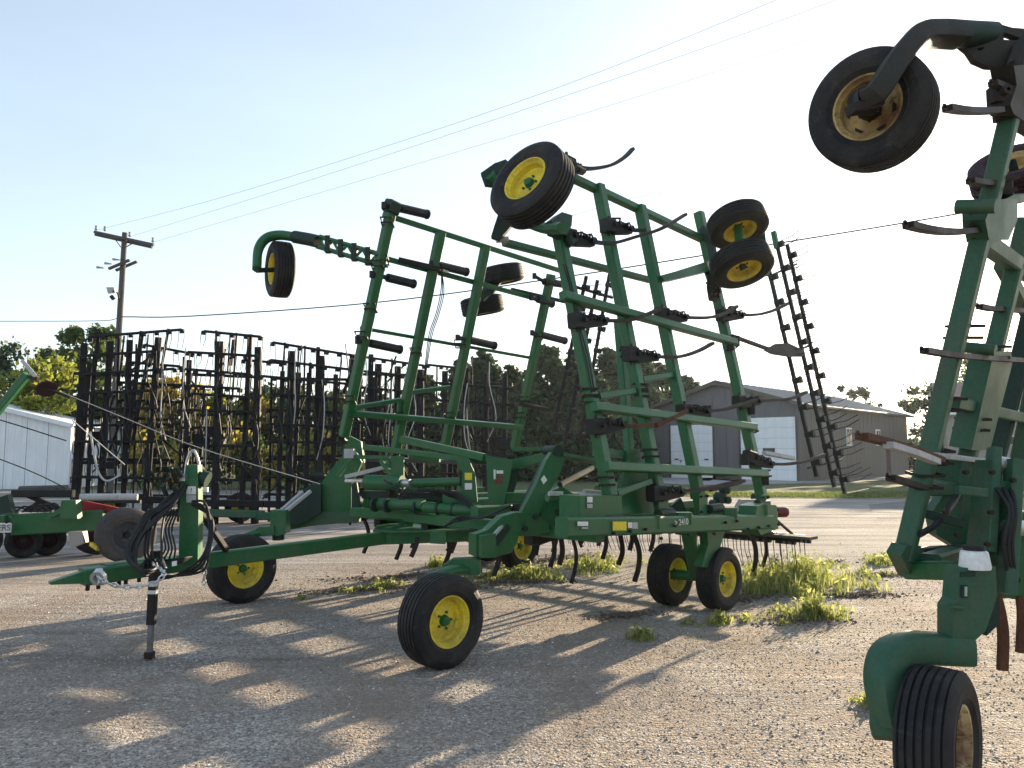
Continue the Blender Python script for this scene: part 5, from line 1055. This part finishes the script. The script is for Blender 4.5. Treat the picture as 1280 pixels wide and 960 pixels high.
folded('narrow black folded harrow between the leftmost one and the hose post', G(225, 18.5), G(330, 18.5),
    [(230, 446, 222, 655, .07), (236, 450, 228, 655, .12), (270, 413, 266, 560, .06), (277, 427, 268, 655, .18), (287, 416, 284, 465, .04), (295, 416, 292, 500, .05), (313, 418, 302, 655, .13), (323, 434, 318, 655, .18), (246, 470, 240, 655, .05)],
    [(255, 414, 326, 421, 0), (235, 440, 322, 445, 0), (228, 461, 312, 468, 0), (222, 481, 300, 486, 0), (240, 492, 318, 497, 0), (225, 512, 318, 515, 0), (228, 534, 318, 536, 1), (228, 556, 320, 558, 0), (226, 578, 318, 580, 1), (225, 600, 318, 600, 0), (225, 620, 318, 621, 1), (305, 450, 352, 454, 1)],
    [(225, 640, 330, 643, .18, 'oldgreen', .25), (232, 628, 330, 630, .16, 'blackframe', 0)], [(300, 640, .36)], seed=5)
folded('broad black folded harrow left of the far wing of the cultivator', G(335, 18.5), G(450, 19.5),
    [(365, 439, 358, 655, .18), (402, 445, 396, 655, .2), (357, 428, 352, 500, .05), (373, 433, 372, 480, .04), (381, 432, 380, 500, .05), (398, 434, 394, 560, .10), (387, 466, 380, 655, .12), (354, 464, 348, 655, .12), (428, 440, 424, 500, .04), (440, 449, 436, 655, .15), (420, 468, 416, 655, .12), (340, 470, 334, 655, .06)],
    [(341, 428, 440, 444, 0), (338, 450, 438, 462, 0), (326, 470, 436, 480, 0), (340, 492, 438, 500, 0), (336, 512, 440, 516, 1), (336, 530, 440, 534, 0), (334, 552, 440, 554, 0), (334, 574, 440, 575, 1), (332, 596, 440, 597, 0), (332, 618, 440, 619, 1)],
    [(320, 645, 440, 646, .18, 'oldgreen', .25), (330, 630, 440, 632, .16, 'blackframe', 0)], [(395, 635, .36)], seed=8)
folded('black folded harrow seen through the left half of the lifted far wing', G(445, 20), G(545, 21),
    [(464, 443, 458, 655, .14), (472, 455, 468, 655, .18), (490, 448, 488, 500, .05), (498, 458, 494, 655, .18), (482, 470, 478, 655, .08), (515, 462, 512, 655, .10), (526, 462, 524, 655, .2), (450, 470, 446, 655, .10)],
    [(440, 444, 530, 457, 0), (445, 463, 530, 472, 0), (445, 484, 540, 492, 0), (445, 506, 540, 511, 1), (445, 528, 545, 530, 0), (445, 550, 545, 552, 0), (445, 572, 545, 574, 1), (445, 596, 545, 597, 0), (445, 618, 545, 618, 0)],
    [(445, 640, 550, 640, .18, 'oldgreen', .25)], [(520, 632, .36)], seed=11)
folded('rightmost black folded harrow, behind the last beams of the far wing', G(535, 21), G(645, 21.5),
    [(557, 464, 554, 655, .18), (546, 457, 544, 500, .05), (583, 466, 580, 655, .18), (570, 476, 568, 655, .08), (608, 468, 606, 655, .16), (595, 480, 593, 655, .06), (632, 471, 630, 655, .16), (620, 482, 618, 655, .06)],
    [(535, 456, 584, 461, 0), (540, 478, 640, 486, 0), (540, 500, 640, 506, 0), (540, 522, 640, 526, 0), (540, 545, 640, 548, 1), (540, 568, 640, 570, 0), (540, 592, 640, 593, 0), (540, 615, 640, 615, 1)],
    [(540, 638, 660, 638, .18, 'oldgreen', .25)], [(600, 632, .36)], seed=14)

# ================================================================== LEFT IMPLEMENT
li = thing('tillage_implement', 'low green and red implement with a big dusty tyre behind the drawbar at left', 'implement', PZ(80, 690, 0))
def lb(x0, y0, Y0, x1, y1, Y1, w_, h_, mt, nm): return B().beam(PY(x0, y0, Y0), PY(x1, y1, Y1), w_, h_).build(nm, mt, li)
lb(16, 656, 12, 130, 650, 12.3, .16, .32, 'green', 'frame_beam'); lb(-60, 642, 13, 20, 642, 13, .14, .14, 'oldgreen', 'frame_beam'); lb(-60, 650, 12.4, 40, 649, 12.4, .1, .10, 'green', 'frame_beam')
lb(0, 648, 12.2, 8, 648, 12.2, .1, .1, 'green', 'frame_beam')
pll = yplane(11.8)
def lp_(P, th, mat, nm, Y=11.9): return B().plate([PY(x, y, Y) for x, y in P], (0, 1, 0), th).build(nm, mat, li)
lp_([(80, 625), (98, 625), (100, 648), (78, 648)], .14, 'green', 'upright'); lp_([(56, 647), (80, 633), (80, 640), (64, 648)], .08, 'green', 'brace'); lp_([(0, 622), (12, 618), (18, 640), (0, 642)], .10, 'darkgreen', 'upright')
lb(16, 617, 12.4, 92, 617, 12.4, .10, .12, 'black', 'cylinder'); B().tube([PY(25, 611.5, 12.6), PY(84, 610, 12.6)], .055, 8).build('pipe', 'wood', li, 40); fcyl = B().tube([PY(100, 621.5, 12.2), PY(172, 621.5, 12.4)], .055, 10).build('hydraulic_cylinder', 'lightgrey', li, 40)
lb(125, 627, 12.3, 176, 627, 12.4, .08, .05, 'black', 'cylinder'); lp_([(28, 640), (50, 624), (72, 634), (60, 640)], .05, 'purple', 'shield', 12.6); lp_([(98, 640), (102, 625), (150, 635), (135, 641)], .06, 'red', 'shield', 12.4)
lp_([(40, 618), (80, 636), (72, 638), (34, 622)], .05, 'black', 'link', 12.5)
lp_([(-30, 655), (14.5, 654.5), (13.5, 665.5), (-30, 666)], .02, 'decal', 'name_plate', 11.75); text('ERS', .125, PY(5, 660, 11.73), (1, 0, 0), UP, 'slate', li)
wcx = PY(157, 668, 12.1); wheel(li, (wcx.x, wcx.y, .42), (.66, -.75, 0), .42, .40, rim='slate', tyre='oldrubber', hub='steel')
wcx = PY(120, 668, 12.9); wheel(li, (wcx.x, wcx.y, .38), (.66, -.75, 0), .36, .28, rim='purple')
for (x, Y) in ((30, 12.6), (60, 12.9), (-20, 12.7)): c = PY(x, 670, Y); wheel(li, (c.x, c.y, .27), (.55, -.83, 0), .27, .25, rim='purple')
lp_([(88, 664), (106, 664), (108, 678), (92, 684)], .14, 'tan', 'wheel_fork', 11.9); lb(114, 680, 11.9, 123, 686, 11.8, .06, .06, 'yellow', 'axle_end'); fcyl
for i in range(6): B().tube(smoothpts([PY(10+i*9, 640, 12.1), PY(22+i*9, 634-i, 12.1), PY(40+i*8, 640, 12.1)], 5), .014, 5).build('hose', 'hose', li)
for i in range(5): lb(8+i*20, 650, 12.3, 8+i*20, 667, 12.5, .03, .03, 'steel', 'shank')
ma = thing('marker_arm', 'raised green marker arm with a dark disc against the yellow-green tree at left', 'marker arm', PZ(-20, 650, 0))
B().beam(PY(-45, 565, 11), PY(34, 468, 11), .09, .11).build('arm', 'green', ma); B().beam(PY(-45, 600, 11.1), PY(-45, 565, 11.0), .12).build('arm', 'green', ma); B().beam(Vector((PY(-45, 600, 11.1).x, 11.1, 0)), PY(-45, 598, 11.1), .12).build('arm', 'green', ma)
B().tube([PY(28, 451, 11), PY(44, 470, 10.9)], .03, 6).build('disc_arm', 'lightgrey', ma)
dk = PY(58, 485, 10.8); B().lathe(dk, (.55, -.62, -.55), [(-.03, .001), (-.02, .06), (.0, .12), (.03, .13), (.02, .05), (.02, .001)], 14).build('disc', 'purple', ma, 50)
B().tube([dk, PY(88, 497, 10.9)], .02, 6).build('disc_arm', 'steel', ma); B().beam(PY(32, 470, 11), PY(48, 474, 10.9), .05).build('disc_arm', 'steel', ma)
gc = 'stay cables of the parked implements'
cable('stay_cable', [PY(76, 490, 10.9), PY(150, 520, 11.5), PY(250, 560, 12), PY(400, 605, 11)], .0065, 'long cable falling from the raised disc to the far lift arm', 'cable', 'lightgrey', group=gc)
cable('stay_cable', [PY(90, 525, 11.5), PY(122, 552, 11.6), PY(156, 581, 11.7)], .008, 'short taut cable in front of the leftmost black machine', 'cable', 'lightgrey', group=gc)
cable('stay_cable', [PY(-60, 552, 11.5), PY(0, 574, 11.7), PY(45, 592, 11.9), PY(84, 611, 12)], .009, 'dark cable crossing low over the pale shed wall', 'cable', 'steel', group=gc)
cable('stay_cable', [PY(-20, 519, 11.5), PY(30, 534, 11.7), PY(83, 551, 12)], .010, 'dark cable crossing high over the pale shed wall', 'cable', 'steel', group=gc)
cable('hanging_cable', [PY(113, 540, 16), PY(118, 570, 15.8), PY(124, 592, 15.8), PY(134, 601, 15.8), PY(150, 594, 16)], .022, 'pale looped cable hanging on the leftmost black machine', 'cable', 'lightgrey')

# ================================================================== LOW SUN HAZE
mh = bpy.data.materials.new('haze'); mh.use_nodes = True; hn = mh.node_tree.nodes; hl = mh.node_tree.links
hn.remove(hn['Principled BSDF']); pv = hn.new('ShaderNodeVolumePrincipled'); pv.inputs['Color'].default_value = (.80, .90, 1.0, 1); pv.inputs['Density'].default_value = .00018; pv.inputs['Anisotropy'].default_value = .6
hl.new(pv.outputs[0], hn['Material Output'].inputs['Volume']); M['haze'] = mh
hb_ = B(); x0, x1, y0, y1, z0, z1 = -510, 510, -110, 910, -1, 13.5
hb_.add([(x0, y0, z0), (x1, y0, z0), (x1, y1, z0), (x0, y1, z0), (x0, y0, z1), (x1, y0, z1), (x1, y1, z1), (x0, y1, z1)], [(3, 2, 1, 0), (4, 5, 6, 7), (0, 1, 5, 4), (1, 2, 6, 5), (2, 3, 7, 6), (3, 0, 4, 7)])
ho = hb_.build('haze', 'haze', center=False); tag(ho, 'thin bright haze of the low sun lying over the whole yard', 'haze'); ho['kind'] = 'stuff'
